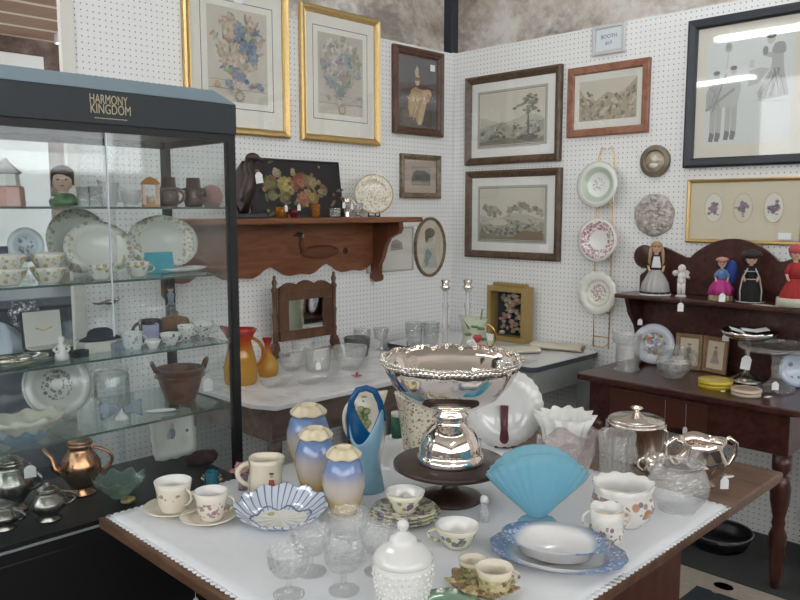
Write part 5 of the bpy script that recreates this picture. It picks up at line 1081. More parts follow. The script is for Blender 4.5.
# hobnail jar
p = C_(403, 608); u = M_(1, p); zb = HT(p, 560)
t = thing('hobnail_jar', 'white milk glass hobnail jar with a domed lid at the front', 'jar', p, -45)
prof = [(18*u, 0), (19*u, 3*u), (22*u, zb*.15), (27*u, zb*.45), (29.5*u, zb*.8), (29*u, zb)]
MB().lathe(hollow(prof, .004), MILK, 56).build('body', t)
mb = MB()
for k in range(7):
    z = zb*(.1+.13*k); i = 0
    while i < len(prof)-2 and prof[i+1][1] < z: i += 1
    (r0_, z0_), (r1_, z1_) = prof[i], prof[i+1]; r = r0_+(r1_-r0_)*(z-z0_)/(z1_-z0_)
    for j in range(26): q = 2*PI*(j+.5*(k % 2))/26; mb.ball((r*cos(q), r*sin(q), z), (2.1*u, 2.1*u, 2.1*u), MILK, 8)
mb.build('hobnails', t)
MB().lathe([(29*u, zb+.0003), (30.5*u, zb+2*u), (30*u, zb+5*u), (26*u, zb+11*u), (19*u, zb+17*u), (13.5*u, zb+20*u), (14*u, zb+23*u), (12*u, zb+25*u), (7*u, zb+28*u), (4*u, zb+30*u), (1e-6, zb+30*u)], MILK, 48).build('lid', t)
MB().lathe([(4*u, zb+29.5*u), (3.6*u, zb+31*u), (6*u, zb+35*u), (6*u, zb+38*u), (4*u, zb+41*u), (1e-6, zb+42*u)], MILK, 24).build('finial', t)
# violet tea set: stacked saucers with cup, and a second cup
VG = floral('violet_green_china', (.68, .67, .50), [(.20, .14, .26), (.20, .26, .12), (.36, .38, .24), (.28, .22, .30)], 34, .34, ('r', .02, .2))
p = C_(405, 518); R = M_(36, p)
for k in range(3): saucer((p[0], p[1], p[2]+.0062*k), R*(1-.06*k), VG, '%s saucer of the stack under the violet teacup' % ['lowest', 'middle', 'top'][k], .014, 'violet and green tea ware')
VC = floral('violet_teacup_china', (.74, .71, .56), [(.20, .14, .26), (.20, .26, .12), (.34, .34, .2)], 40, .36, ('z', .010, .034), edge=('z', .0475, .1, (.25, .24, .14)))
cup('teacup', 'violet flowered teacup standing on the stack of saucers', 'teacup', (p[0]+.004, p[1]+.004, p[2]+.0062*2+.0055), M_(20, p), .049, VC, 60, True, .55, group='violet and green tea ware')
p = C_(457, 545); cup('teacup', 'violet flowered teacup standing alone on the cloth', 'teacup', p, M_(22, p), .049, VC, 140, True, .55, group='violet and green tea ware')
# brown leaf dish set
MAJ = floral('brown_majolica', (.40, .31, .13), [(.14, .10, .05), (.22, .24, .10), (.55, .46, .26), (.26, .15, .08)], 40, .42)
p = C_(482, 590); u = M_(1, p)
t = thing('leaf_tray', 'brown and green leaf shaped majolica tray holding two cups', 'tray', p, -70)
MB().lathe(hollow([(24*u, 0), (26*u, 2*u), (36*u, 9*u)], .004), MAJ, 72, lambda q, r, z, i: (r*(1+.10*cos(7*q)*(r > 20*u)), z+1.5*u*cos(7*q)*(z > 4*u)), sy=.75).build('tray', t)
INC = floral('majolica_cup', (.52, .44, .24), [(.18, .13, .06), (.28, .3, .14), (.62, .54, .34)], 45, .42, ('z', 0, .034), b2=[('z', .034, .038, (.70, .62, .46))])
q0 = C_(494, 594); q0 = (q0[0], q0[1], q0[2]+.0045); cup('small_cup', 'front cream lipped majolica cup on the leaf tray', 'cup', q0, M_(19, q0), .052, INC, -40, True, .72)
q0 = C_(473, 581); q0 = (q0[0], q0[1], q0[2]+.0045); cup('small_cup', 'back majolica cup on the leaf tray, smaller looking', 'cup', q0, M_(15, q0), .042, INC, 60, True, .6)
p = C_(448, 612); R = M_(35, p)
tag(MB().lathe(plate_prof(R, .012, .003, .6), mat('iridescent_green_glaze', (.30, .48, .36), .12, .35, coat=.6), 56).build('saucer', None, p), 'iridescent pale green saucer at the bottom edge in front', 'saucer')
# tag on the table's left edge
q = PZ(195, 572, .745); price_tag((q[0]-.001, q[1], .738), 'thread and tag hanging over the front left table edge', 0, .016, .03, .05)
# ================================================================== MARBLE-TOPPED WASHSTAND
m_, N_, L_, b_ = base_mat('white_marble'); tc_ = N_.new('ShaderNodeTexCoord'); n_ = N_.new('ShaderNodeTexNoise'); n_.inputs['Scale'].default_value = 3; n_.inputs['Detail'].default_value = 10; n_.inputs['Distortion'].default_value = 2; L_.new(tc_.outputs['Object'], n_.inputs[0])
r_ = N_.new('ShaderNodeValToRGB'); r_.color_ramp.elements[0].color = (.6, .6, .61, 1); r_.color_ramp.elements[0].position = .35; r_.color_ramp.elements[1].color = (.77, .77, .78, 1); r_.color_ramp.elements[1].position = .5; L_.new(n_.outputs['Fac'], r_.inputs[0]); L_.new(r_.outputs[0], b_.inputs['Base Color']); b_.inputs['Roughness'].default_value = .25
MARB = m_
GREYW = wood('grey_brown_wood', (.10, .07, .055), (.18, .13, .105), (1.5, 9, 9), .5)
WX0, WX1, WY0, WY1 = 1.66, 2.82, 2.385, 3.155
t = thing('washstand', 'old brown washstand with a white marble top and clipped corners', 'washstand', ((WX0+WX1)/2, (WY0+WY1)/2, 0)); a, b = (WX1-WX0)/2, (WY1-WY0)/2
MB().prism([(-a, b), (-a, -b+.10), (-a+.05, -b), (a-.05, -b), (a, -b+.05), (a, b)], .73, .75, MARB, 'z').build('marble_top', t, bevel=.003)
MB().box(-a+.06, a-.06, -b+.04, b-.02, .59, .729, GREYW).build('apron', t, bevel=.003)
MB().box(-.35, .30, -b+.034, -b+.04, .61, .71, GREYW).build('drawer', t, bevel=.003)
for x in (-a+.09, a-.09):
    for y in (-b+.07, b-.05): MB().lathe([(1e-6, 0), (.02, 0), (.028, .06), (.018, .1), (.03, .35), (.02, .5), (.03, .54), (.03, .59), (1e-6, .59)], GREYW, 20, c=(x, y, 0)).build('leg', t)
MB().box(-a+.09, a-.09, -.02, .02, .14, .17, GREYW).build('stretcher', t)
ZM = .7508
def M2(px, py): return PZ(px, py, ZM)
# amberina pitcher and bottle
def amb(nm, H): return floral(nm, (.62, .36, .05), [], b2=[('z', H*.55, H*.8, (.66, .16, .03)), ('z', H*.8, H*.95, (.50, .02, .02))], rough=.06)
def amberina(nm, H):
    m = glass(nm, (.9, .66, .2), .5, (.7, .46, .06), .15, 25, .6); N, L = m.node_tree.nodes, m.node_tree.links
    tc = N.new('ShaderNodeTexCoord'); s = N.new('ShaderNodeSeparateXYZ'); L.new(tc.outputs['Object'], s.inputs[0]); mr = N.new('ShaderNodeMapRange'); mr.inputs['From Max'].default_value = H; L.new(s.outputs[2], mr.inputs['Value'])
    r = N.new('ShaderNodeValToRGB'); e = r.color_ramp.elements; e[0].color = (.88, .66, .14, 1); e[0].position = .55; e[1].color = (.66, .04, .03, 1); e[1].position = .92; k = e.new(.76); k.color = (.84, .34, .06, 1); L.new(mr.outputs[0], r.inputs[0])
    for n in N:
        if n.type in ('BSDF_TRANSPARENT', 'BSDF_TRANSLUCENT', 'BSDF_DIFFUSE'): L.new(r.outputs[0], n.inputs[0])
    return m
p = M2(241, 383); u = M_(1, p); H = HT(p, 329); AM = amberina('amberina_pitcher_glass', H)
t = thing('amberina_pitcher', 'tall amber glass pitcher shading to red at the spout', 'pitcher', p, -45, 'amber to red glass')
MB().lathe(hollow([(15*u, 0), (16*u, 3*u), (17*u, H*.3), (13*u, H*.6), (11*u, H*.78), (14*u, H*.92), (17*u, H)], .003), AM, 44, lambda q, r, z, i: (r*(1+(.2*max(0, -cos(q))**6+.04*cos(6*q))*(z > H*.8)), z+(H*.06*max(0, -cos(q))**6 if z > H*.9 else 0))).build('body', t)
MB().tube(arc(11.5*u, H*.84, 16*u, H*.32, 9*u, 14), 1.8*u, AMBER).build('handle', t)
p = M2(268, 376); u = M_(1, p); H = HT(p, 338)
o = MB().lathe(hollow([(8*u, 0), (9*u, 1*u), (11*u, H*.2), (9*u, H*.42), (3.6*u, H*.62), (2.8*u, H*.85), (5*u, H)], .0025), amberina('amberina_bottle_glass', H), 40, lambda q, r, z, i: (r*(1+.15*cos(3*q)*(z > H*.95)), z)).build('amberina_vase', None, p); tag(o, 'small amber bottle vase with a red neck beside the pitcher', 'vase', 'amber to red glass')
# carved tilting mirror
OAK = wood('carved_oak', (.075, .034, .018), (.15, .075, .042), (6, 6, 2), .4)
p = (2.385, 3.06, ZM); t = thing('tabletop_mirror', 'carved dark oak dressing mirror on posts on the marble washstand', 'mirror', p, 0)
u = M_(1, p); H = HT(p, 273); hw_ = .187
for s in (-1, 1):
    MB().lathe([(1e-6, .08), (.014, .08), (.013, .12), (.016, .14), (.011, .16), (.013, H*.5), (.016, H*.55), (.011, H*.58), (.013, H*.8), (.018, H*.83), (.009, H*.87), (.014, H*.92), (.006, H*.96), (.009, H*.98), (1e-6, H)], OAK, 18, c=(s*hw_, 0, 0)).build('post', t)
    MB().prism([(s*(hw_-.014), .10), (s*(hw_+.014), .10), (s*(hw_+.05), .0), (s*(hw_+.012), .0), (s*(hw_-.02), .06)], -.016, .016, OAK).build('foot', t, bevel=.003)
MB().box(-hw_-.02, hw_+.02, -.01, .01, .025, .045, OAK).build('stretcher', t)
fz0, fz1, fw = HT(p, 338), HT(p, 289), .165
fr = MB().box(-fw, fw, -.014, .010, fz0, fz0+.05, OAK).box(-fw, fw, -.014, .010, fz1-.05, fz1, OAK).box(-fw, -fw+.055, -.014, .010, fz0+.05, fz1-.05, OAK).box(fw-.055, fw, -.014, .010, fz0+.05, fz1-.05, OAK)
fr.build('frame', t, bevel=.004)
cr = [(-fw, fz1)]+[(-fw+2*fw*i/24, fz1+.012+.018*abs(sin(i*PI/8))+(.016*sin(PI*i/24))) for i in range(25)]+[(fw, fz1)]
MB().prism(cr, -.012, .008, OAK).build('crest', t, bevel=.003)
MB().box(-fw+.054, fw-.054, -.006, -.003, fz0+.049, fz1-.049, mat('silvered_mirror', (.82, .84, .84), .03, 1)).build('mirror_glass', t)
tag(MB().box(-.12, .12, -.004, .004, 0, .045, mat('pale_paper_strip', (.66, .64, .60), .7)).build('paper_card', None, (2.385, 3.02, ZM), (rad(-12), 0, 0)), 'long pale card strip standing below the oak dressing mirror', 'card')
# glass on the marble
def boat(px, py, wd, h, lb, rz, sy=.45):
    p = M2(px, py); R = M_(wd/2, p); o = MB().lathe(hollow([(R*.6, 0), (R*.65, h*.1), (R*.9, h*.5), (R, h)], .003), CRYS, 56, lambda t, r, z, i: (r*(1+.03*cos(18*t)), z), sy=sy).build('relish_dish', None, p, (0, 0, rad(rz))); tag(o, lb, 'dish', 'clear glass on the marble washstand')
boat(277, 386, 42, .035, 'clear boat shaped relish dish at the front left of the marble', 10)
boat(313, 383, 40, .022, 'flat clear relish dish right of the boat shaped one', 10, .5)
def gl(px, py, top, wd, lb, kind='glass_bowl', cat='bowl', m=CRYS, shape=0):
    p = M2(px, py); R = M_(wd/2, p); H = HT(p, top)
    pr = [[(R*.5, 0), (R*.55, H*.1), (R*.85, H*.45), (R*.95, H*.75), (R, H)], [(R*.8, 0), (R*.85, H*.05), (R*.95, H*.5), (R, H)], [(R*.75, 0), (R*.75, .003), (R*.2, H*.12), (R*.16, H*.4), (R*.8, H*.55), (R, H)]][shape]
    o = MB().lathe(hollow(pr, .0028), m, 48, lambda t, r, z, i: (r*(1+.02*cos(16*t)), z)).build(kind, None, p); tag(o, lb, cat, 'clear glass on the marble washstand')
gl(292, 370, 352, 26, 'clear glass bowl at the left of the mirror foot')
gl(318, 371, 348, 27, 'clear glass tumbler in the middle of the marble', 'tumbler', 'glass', CRYS, 1)
gl(350, 369, 346, 34, 'wider clear glass bowl near the right of the marble')
gl(303, 364, 342, 22, 'clear glass tumbler behind the left bowl', 'tumbler', 'glass', CRYS, 1)
gl(357, 356, 337, 26, 'smoky dark glass bucket behind the clear bowls', 'glass_bucket', 'bucket', SMOKE, 1)
gl(381, 350, 328, 16, 'tall clear goblet right of the smoky bucket', 'goblet', 'glass', CLEAR, 2)
gl(362, 351, 329, 17, 'tall clear glass standing at the back behind the smoky bucket', 'goblet', 'glass', CLEAR, 1)
p = M2(357, 377); t = thing('trinket_dish', 'tiny clear dish with a red knob on the marble', 'dish', p)
MB().lathe(hollow([(.012, 0), (.024, .006), (.026, .01)], .002), CRYS, 30).build('dish', t); MB().lathe([(1e-6, .003), (.010, .003), (.006, .012), (.008, .02), (1e-6, .024)], mat('red_knob', (.5, .03, .03), .3), 18).build('knob', t)
q = M2(317, 372); price_tag((q[0]-.02, q[1]-.035, ZM+.062), 'white tag on the middle tumbler of the marble washstand', -30, .022, .035, .008)
# ================================================================== WHITE ENAMEL TABLE IN THE CORNER
ENAM = mat('white_enamel', (.74, .75, .76), .18, coat=.3); ENB = mat('blue_black_enamel_edge', (.06, .07, .085), .3); GGW = mat('grey_green_paint', (.34, .37, .35), .55, noise=.12, nscale=20)
EX0, EX1, EY0, EY1 = 3.0, 3.615, 2.1, 3.13
t = thing('kitchen_table', 'white enamel topped kitchen table with grey-green apron in the corner', 'table', ((EX0+EX1)/2, (EY0+EY1)/2, 0)); a, b = (EX1-EX0)/2, (EY1-EY0)/2
def rrect(a, b, r):
    o = []
    for cx, cy, s in ((a-r, b-r, 0), (-a+r, b-r, 90), (-a+r, -b+r, 180), (a-r, -b+r, 270)): o += [(cx+r*cos(rad(s+15*i)), cy+r*sin(rad(s+15*i))) for i in range(7)]
    return o
MB().prism(rrect(a, b, .05), .725, .7495, ENB, 'z').build('enamel_edge', t); MB().prism(rrect(a-.006, b-.006, .045), .7495, .7505, ENAM, 'z').build('enamel_top', t)
MB().box(-a+.04, a-.03, -b+.03, b-.03, .60, .7245, GGW).build('apron', t, bevel=.003)
for x in (-a+.07, a-.06):
    for y in (-b+.06, b-.06): MB().box(x-.03, x+.03, y-.03, y+.03, 0, .60, GGW).build('leg', t)
MB().lathe([(1e-6, 0), (.008, 0), (.006, .01), (.014, .02), (.010, .03), (1e-6, .032)], SILVER2, 16).build('drawer_knob', t, (-a+.04, -b+.25, .665), (0, -PI/2, 0))
ZE = .7512
def E2(px, py): return PZ(px, py, ZE)
def candlestick(px, py, top, lb):
    p = E2(px, py); u = M_(1, p); H = HT(p, top); t = thing('candlestick', lb, 'candlestick', p, 0, 'pair of glass candlesticks')
    MB().lathe([(1e-6, 0), (11*u, 0), (11*u, 2*u), (6*u, 6*u), (3*u, 9*u), (2.5*u, H*.3), (3.6*u, H*.36), (2.4*u, H*.42), (2.6*u, H*.58), (3.4*u, H*.64), (2*u, H*.7), (2.2*u, H*.84), (1e-6, H*.84)], FROST, 24).build('column', t)
    MB().lathe([(2*u, H*.84), (4*u, H*.87), (5.5*u, H*.9), (3.5*u, H*.93), (4.5*u, H), (2.6*u, H), (2.4*u, H*.93), (1e-6, H*.93)], SILVER2, 24).build('socket', t)
candlestick(445, 352, 280, 'left glass candlestick with silver socket near the room corner')
candlestick(467, 350, 280, 'right glass candlestick with silver socket, tagged, near the corner')
q = E2(467, 352); price_tag((q[0]-.02, q[1]-.02, ZE+.175), 'white tag on the right glass candlestick', -60, .03, .05, .01)
for px, py, top, wd, lb in ((414, 346, 322, 18, 'clear tumbler at the left end of the enamel table'), (431, 345, 322, 17, 'clear tumbler between the left tumbler and the candlesticks')):
    p = E2(px, py); R = M_(wd/2, p); tag(MB().lathe(hollow([(R*.8, 0), (R*.85, .004), (R, HT(p, top))], .0025), CLEAR, 32).build('tumbler', None, p), lb, 'glass', 'tumblers on the enamel table')
# strawberry pitcher with gold handle
p = E2(474, 366); u = M_(1, p); H = HT(p, 318)
t = thing('strawberry_pitcher', 'pale green pitcher with strawberries and a gold handle behind the silver bowl', 'pitcher', p, -45)
PGN = mat('pale_green_china', (.46, .52, .38), .2, coat=.4)
MB().lathe(hollow([(11*u, 0), (12*u, 2*u), (15*u, H*.3), (12*u, H*.62), (10*u, H*.8), (13*u, H)], .003), PGN, 40, lambda q, r, z, i: (r*(1+.22*max(0, -cos(q))**6*(z > H*.7)), z+(H*.06*max(0, -cos(q))**6 if z > H*.9 else 0))).build('body', t)
MB().tube(arc(11*u, H*.88, 14*u, H*.38, 8*u, 14), 1.5*u, mat('bright_gold', (.75, .45, .15), .2, 1)).build('handle', t)
BER = mat('strawberry_red', (.48, .06, .07), .3, coat=.3); BLS = mat('blossom_white', (.75, .76, .8), .4); LEA = mat('leaf_green', (.14, .22, .08), .4)
for x, z, r in ((2, .62, 5), (6, .42, 5), (-8, .38, 3.5)): MB().lathe([(1e-6, -r*u), (r*.6*u, -r*.5*u), (r*u, r*.3*u), (r*.6*u, r*.8*u), (1e-6, r*.7*u)], BER, 16).build('strawberry', t, (x*u, -12*u, H*z))
mb = MB()
for k in range(5): q = 2*PI*k/5; mb.ball((-4*u+3*u*cos(q), -14*u, H*.5+3*u*sin(q)), (2.6*u, 1.4*u, 2.6*u), BLS, 10)
mb.build('blossom', t)
mb = MB()
for x, z, aa in ((-9, .7, .5), (7, .82, -.4), (-1, .86, .9), (10, .6, .2)): mb.ball((x*u*.8, -10.5*u, H*z), (4*u, 1*u, 1.8*u), LEA, 10)
mb.tube([(-6*u, -9*u, H*.8), (-12*u, -6*u, H*1.02)], .9*u, BRN, 6).tube([(4*u, -9*u, H*.8), (7*u, -6*u, H*1.2)], .8*u, LEA, 6); mb.build('leaf_sprig', t)
# shadow box
p = (3.545, 2.655, ZE); t = thing('shadow_box', 'gilt deep shadow box frame holding a flower arrangement', 'shadow box', p, -90)
sw, s_h, sd = .27, .315, .085
GB = mat('gilt_box_paint', (.40, .28, .10), .4, .35, noise=.15, nscale=40)
MB().box(-sw/2, sw/2, -sd/2, sd/2, 0, .03, GB).box(-sw/2, sw/2, -sd/2, sd/2, s_h-.03, s_h, GB).box(-sw/2, -sw/2+.028, -sd/2, sd/2, .03, s_h-.03, GB).box(sw/2-.028, sw/2, -sd/2, sd/2, .03, s_h-.03, GB).box(-sw/2+.02, sw/2-.02, -sd/2+.03, sd/2-.02, s_h, s_h+.018, GB).build('frame', t, bevel=.003)
MB().box(-sw/2+.02, sw/2-.02, sd/2-.012, sd/2-.002, .02, s_h-.02, mat('dark_teal_velvet', (.02, .03, .035), .8)).build('back_panel', t)
r0 = random.Random(31); mb = MB()
MT = [mat('dried_%d' % i, c, .6) for i, c in enumerate([(.42, .22, .18), (.50, .38, .28), (.34, .26, .22), (.28, .27, .14), (.52, .32, .30), (.4, .36, .3)])]
for i in range(70): mb.ball((r0.uniform(-.055, .095), r0.uniform(-.01, .025), r0.uniform(.035, .265)), (r0.uniform(.01, .02),)*2+(r0.uniform(.008, .016),), r0.choice(MT), 8)
mb.build('dried_flowers', t)
tag(MB().box(-.032, .032, -.001, .001, 0, .04, CARD).build('place_card', None, (3.545-.075, 2.655+.085, ZE), (rad(-10), 0, -PI/2)), 'small white card leaning on the gilt shadow box', 'card')
# folded linens
LIN = mat('cream_linen', (.66, .60, .49), .85, bump=.3, bscale=90)
def linen(c, L, W, Hh, rz, lb):
    mb = MB(); pts = []
    for i in range(20):
        q = 2*PI*i/20; pts.append((W/2*cos(q), Hh/2+Hh/2*sin(q)))
    n = 16; vs = []
    for k in range(n+1):
        x = -L/2+L*k/n; f = 1+.05*sin(k*1.3)
        vs += [(x, a_*f, max(0, z_*f)) for a_, z_ in pts]
    fs = [(k*20+i, k*20+(i+1) % 20, (k+1)*20+(i+1) % 20, (k+1)*20+i) for k in range(n) for i in range(20)]+[tuple(range(20)), tuple(n*20+i for i in range(20))]
    mb.add(vs, fs, LIN, True); mb.tube([(L/2+.001, W*.36*cos(q)*(1-q/14), Hh*.5+Hh*.36*sin(q)*(1-q/14)) for q in [i*.5 for i in range(22)]], .002, mat('linen_shade_fold', (.40, .34, .26), .9), 5)
    tag(mb.build('linen_roll', None, c, (0, 0, rad(rz))), lb, 'folded linen', 'rolled linens on the enamel table')
linen((3.25, 2.42, ZE), .30, .10, .032, -40, 'rolled cream linen at the front of the enamel table')
linen((3.50, 2.30, ZE), .28, .11, .036, -75, 'rolled cream linen beside the wall end of the enamel table')
tag(MB().box(-.06, .06, -.045, .045, 0, .0012, mat('grey_paper', (.6, .6, .6), .8)).build('paper_sheet', None, (3.12, 2.24, ZE), (0, 0, .3)), 'paper sheet lying at the front corner of the enamel table', 'paper')
# ================================================================== DARK DRESSER WITH SHELF BACK
DX0, DX1, DY0, DY1 = 3.05, 3.615, .93, 1.905
t = thing('dresser', 'dark mahogany dresser table with a carved shelf back at right', 'dresser', ((DX0+DX1)/2, (DY0+DY1)/2, 0), -90)
a, b = (DY1-DY0)/2, (DX1-DX0)/2           # local x runs along the wall, -y faces the room
MB().prism(rrect(a, b, .03), .722, .75, DARKW, 'z').build('top', t, bevel=.005)
MB().box(-a+.05, a-.05, -b+.05, b-.02, .55, .7215, DARKW).build('apron', t, bevel=.003)
MB().box(-a+.16, .12, -b+.043, -b+.05, .575, .70, mat('drawer_front_wood', (.085, .03, .02), .3, coat=.2)).build('drawer', t, bevel=.004)
for x in (-a+.08, a-.08):
    for y in (-b+.08, b-.07): MB().lathe([(1e-6, 0), (.016, 0), (.022, .04), (.030, .16), (.034, .22), (.022, .25), (.026, .27), (.022, .29), (.036, .36), (.040, .42), (.030, .455), (.022, .47), (.036, .49), (.036, .55), (1e-6, .55)], DARKX, 24, c=(x, y, 0)).build('leg', t)
HZ = 1.075
bk = MB().box(-a+.02, a-.02, b-.045, b-.02, .7505, HZ, DARKW); bk.build('back_panel', t)
for s in (-1, 1): MB().prism([(b-.045, .7505), (b-.075, .7505), (b-.075, .86), (b-.10, .93), (b-.16, .99), (b-.20, HZ), (b-.045, HZ)], s*(a-.05)-.012, s*(a-.05)+.012, DARKX, 'x').build('shelf_bracket', t)
MB().box(-a+.0, a-.0, b-.23, b-.02, HZ, HZ+.02, DARKW).build('shelf', t, bevel=.004)
top = [(-.47, HZ+.0205), (-.475, HZ+.09), (-.45, HZ+.115), (-.435, HZ+.135)]
out = [(-.455, HZ+.0205), (-.455, HZ+.10), (-.425, HZ+.125), (-.40, HZ+.17), (-.345, HZ+.245), (-.33, HZ+.245), (-.22, HZ+.20)]
arcp = [(-.20+.40*i/20, HZ+.20+.095*sin(PI*i/20)**.8) for i in range(21)]
crest = out+arcp+[(-x, z) for x, z in out[::-1]]
MB().prism(crest, b-.042, b-.02, DARKW).build('crest', t, bevel=.003)
for s in (-1, 1): MB().lathe([(1e-6, 0), (.056, 0), (.058, .008), (.05, .014), (1e-6, .014)], DARKW, 40).build('disc_ornament', t, (s*.432, b-.036, HZ+.195), (PI/2, 0, 0))
ZD = .7508; ZH = HZ+.0206
def D2(px, py): return PZ(px, py, ZD)
def shelfpt(px, X=3.46): q = PX(px, 292, X); return (X, q[1], ZH)
# dolls
SKN = mat('doll_skin', (.66, .42, .31), .4); DH = mat('doll_dark_hair', (.03, .02, .018), .6); FAIR = mat('doll_fair_hair', (.40, .26, .13), .6); FEA = mat('doll_feature', (.08, .04, .04), .4)
def doll(loc, label, H, dress, hair, skirtR=.24, bodice=None, rz=-60, headk=.115, pleat=14, longhair=False):
    t = thing('doll', label, 'doll', loc, rz, 'dolls on the dresser shelf'); r = headk*H*.82
    zh = H*(1-headk)-.0
    mb = MB().lathe([(1e-6, H*.02), (.06*H, H*.02), (.085*H, H*.4), (.07*H, H*.5), (.095*H, H*.64), (.085*H, H*.72), (.035*H, H*.745), (.032*H, H*.775), (r*.75, zh-r*.75), (r, zh-.1*r), (r*.95, zh+r*.45), (r*.5, zh+r*.9), (1e-6, zh+r)], SKN, 24)
    for s in (-1, 1): mb.tube([(s*.08*H, 0, H*.69), (s*.14*H, -.02*H, H*.56), (s*.12*H, -.09*H, H*.46), (s*.10*H, -.11*H, H*.44)], [.028*H, .026*H, .02*H, .022*H], SKN, 10)
    mb.build('body', t)
    R = skirtR*H
    MB().lathe([(R*.97, 0.001), (R, H*.012), (R*.85, H*.22), (.1*H, H*.47), (.09*H, H*.47), (R*.8, H*.2), (R*.95, 0.001)], dress, 84, lambda q, rr, z, i: (rr*(1+.05*cos(pleat*q)*(z < H*.4)), z)).build('skirt', t)
    bm_ = MB().lathe([(.098*H, H*.44), (.108*H, H*.62), (.10*H, H*.71), (.05*H, H*.745), (.045*H, H*.74), (.09*H, H*.70), (.09*H, H*.44)], bodice or dress, 32)
    for s in (-1, 1): bm_.tube([(s*.07*H, 0, H*.70), (s*.125*H, -.01*H, H*.60), (s*.14*H, -.03*H, H*.54)], [.04*H, .045*H, .036*H], bodice or dress, 12)
    bm_.build('bodice', t)
    hm = MB().lathe([(r*1.04, zh+r*.15), (r*1.12, zh+r*.4), (r*.8, zh+r*.95), (1e-6, zh+r*1.18)], hair, 24).ball((0, r*.35, zh+r*.05), (r*1.08, r*.85, r*1.0), hair, 16)
    if longhair:
        for s in (-1, 1): hm.tube([(s*r*.85, 0, zh+r*.3), (s*r*1.15, -r*.2, zh-r*.9), (s*r*1.25, -r*.35, H*.60), (s*r*1.4, -r*.4, H*.50)], [r*.3, r*.34, r*.3, r*.18], hair, 10)
    hm.build('hair', t)
    MB().ball((-r*.35, -r*.93, zh+r*.08), r*.13, FEA, 8).ball((r*.35, -r*.93, zh+r*.08), r*.13, FEA, 8).ball((0, -r*1.0, zh-r*.12), r*.12, SKN, 8).ball((0, -r*.88, zh-r*.42), (r*.2, r*.08, r*.07), mat('doll_lip', (.5, .08, .07), .4), 8).build('facial_features', t)
    return t
p = shelfpt(655, 3.47); H = HT(p, 241); D = doll(p, 'fair haired doll in a grey skirt with white scarf, leftmost on the dresser shelf', H, mat('grey_cotton', (.42, .41, .40), .85), FAIR, .27, mat('black_cotton', (.02, .02, .022), .85), -60, longhair=True)
MB().lathe([(.275*H, .001), (.275*H, H*.07), (.268*H, H*.07), (.268*H, .001)], mat('black_cotton', (.02, .02, .022)), 60).build('hem_band', D); MB().lathe([(.288*H, .0008), (.288*H, H*.03), (.28*H, H*.03), (.28*H, .0008)], CARD, 60).build('petticoat', D)
MB().grid(lambda u_, v_: ((u_-.5)*.15*H*(1.2-.5*v_), -.115*H-.01*H*cos(PI*(u_-.5)), H*(.52+.2*v_)), 6, 4, mat('white_muslin', (.72, .72, .72), .8), .002).build('scarf', D)
MB().ball((0, 0, H*.985), (.05*H, .05*H, .02*H), mat('straw_cap', (.5, .36, .2), .7), 14).build('cap', D)
# cupid
p = shelfpt(681, 3.47); H = HT(p, 264); t = thing('cupid_figurine', 'small white china cupid standing between the dolls', 'figurine', p, -50)
BIS = mat('white_bisque', (.74, .71, .67), .45)
mb = MB().lathe([(1e-6, 0), (.16*H, 0), (.15*H, .05*H), (1e-6, .06*H)], BIS, 20)
mb.tube([(-.06*H, 0, .05*H), (-.07*H, -.02*H, .25*H), (-.05*H, 0, .42*H)], [.05*H, .06*H, .075*H], BIS, 12).tube([(.07*H, 0, .05*H), (.05*H, -.05*H, .25*H), (.05*H, 0, .42*H)], [.05*H, .06*H, .075*H], BIS, 12)
mb.ball((0, 0, .5*H), (.13*H, .11*H, .16*H), BIS).ball((0, -.01*H, .64*H), (.12*H, .1*H, .12*H), BIS).ball((0, -.01*H, .86*H), (.12*H, .12*H, .13*H), BIS)
mb.tube([(.11*H, 0, .68*H), (.2*H, -.06*H, .58*H), (.12*H, -.14*H, .62*H)], [.05*H, .045*H, .035*H], BIS, 10).tube([(-.11*H, 0, .68*H), (-.2*H, -.02*H, .74*H), (-.22*H, -.08*H, .66*H)], [.05*H, .045*H, .035*H], BIS, 10); mb.build('body', t)
for s in (-1, 1): MB().ball((s*.14*H, .1*H, .72*H), (.12*H, .025*H, .09*H), BIS, 14).build('wing', t)
q = PX(681, 296, 3.372); price_tag((3.372, q[1], ZH-.002), 'white tag hanging over the dresser shelf edge below the cupid', -60, .026, .04, .014)
# magenta and blue doll
p = shelfpt(721, 3.46); H = HT(p, 258)*1.0; MAG = mat('magenta_silk', (.42, .03, .20), .6)
D = doll(p, 'doll in magenta shawl with a blue cape, middle of the dresser shelf', H, mat('pale_straw_cloth', (.52, .42, .28), .8), FAIR, .27, mat('blue_pattern_cloth', (.12, .22, .42), .7, noise=.6, nscale=120), -65)
MB().lathe([(.29*H, H*.14), (.26*H, H*.3), (.13*H, H*.5), (.12*H, H*.5), (.24*H, H*.28), (.28*H, H*.14)], MAG, 60, lambda q, r, z, i: (r*(1+.06*cos(9*q)), z)).build('shawl', D)
MB().ball((.20*H, .10*H, .66*H), (.16*H, .12*H, .30*H), mat('royal_blue_cloth', (.02, .06, .28), .7), 18).build('cape', D)
MB().lathe([(.12*H, H*.93), (.16*H, H*.95), (.12*H, H*1.0), (.0001, H*1.03)], mat('pink_scarf', (.62, .28, .26), .7), 20).build('headscarf', D)
q = PX(724, 281, 3.38); price_tag((3.37, q[1], ZH+.052), 'white tag on the magenta shawl doll', -60, .026, .038, .01)
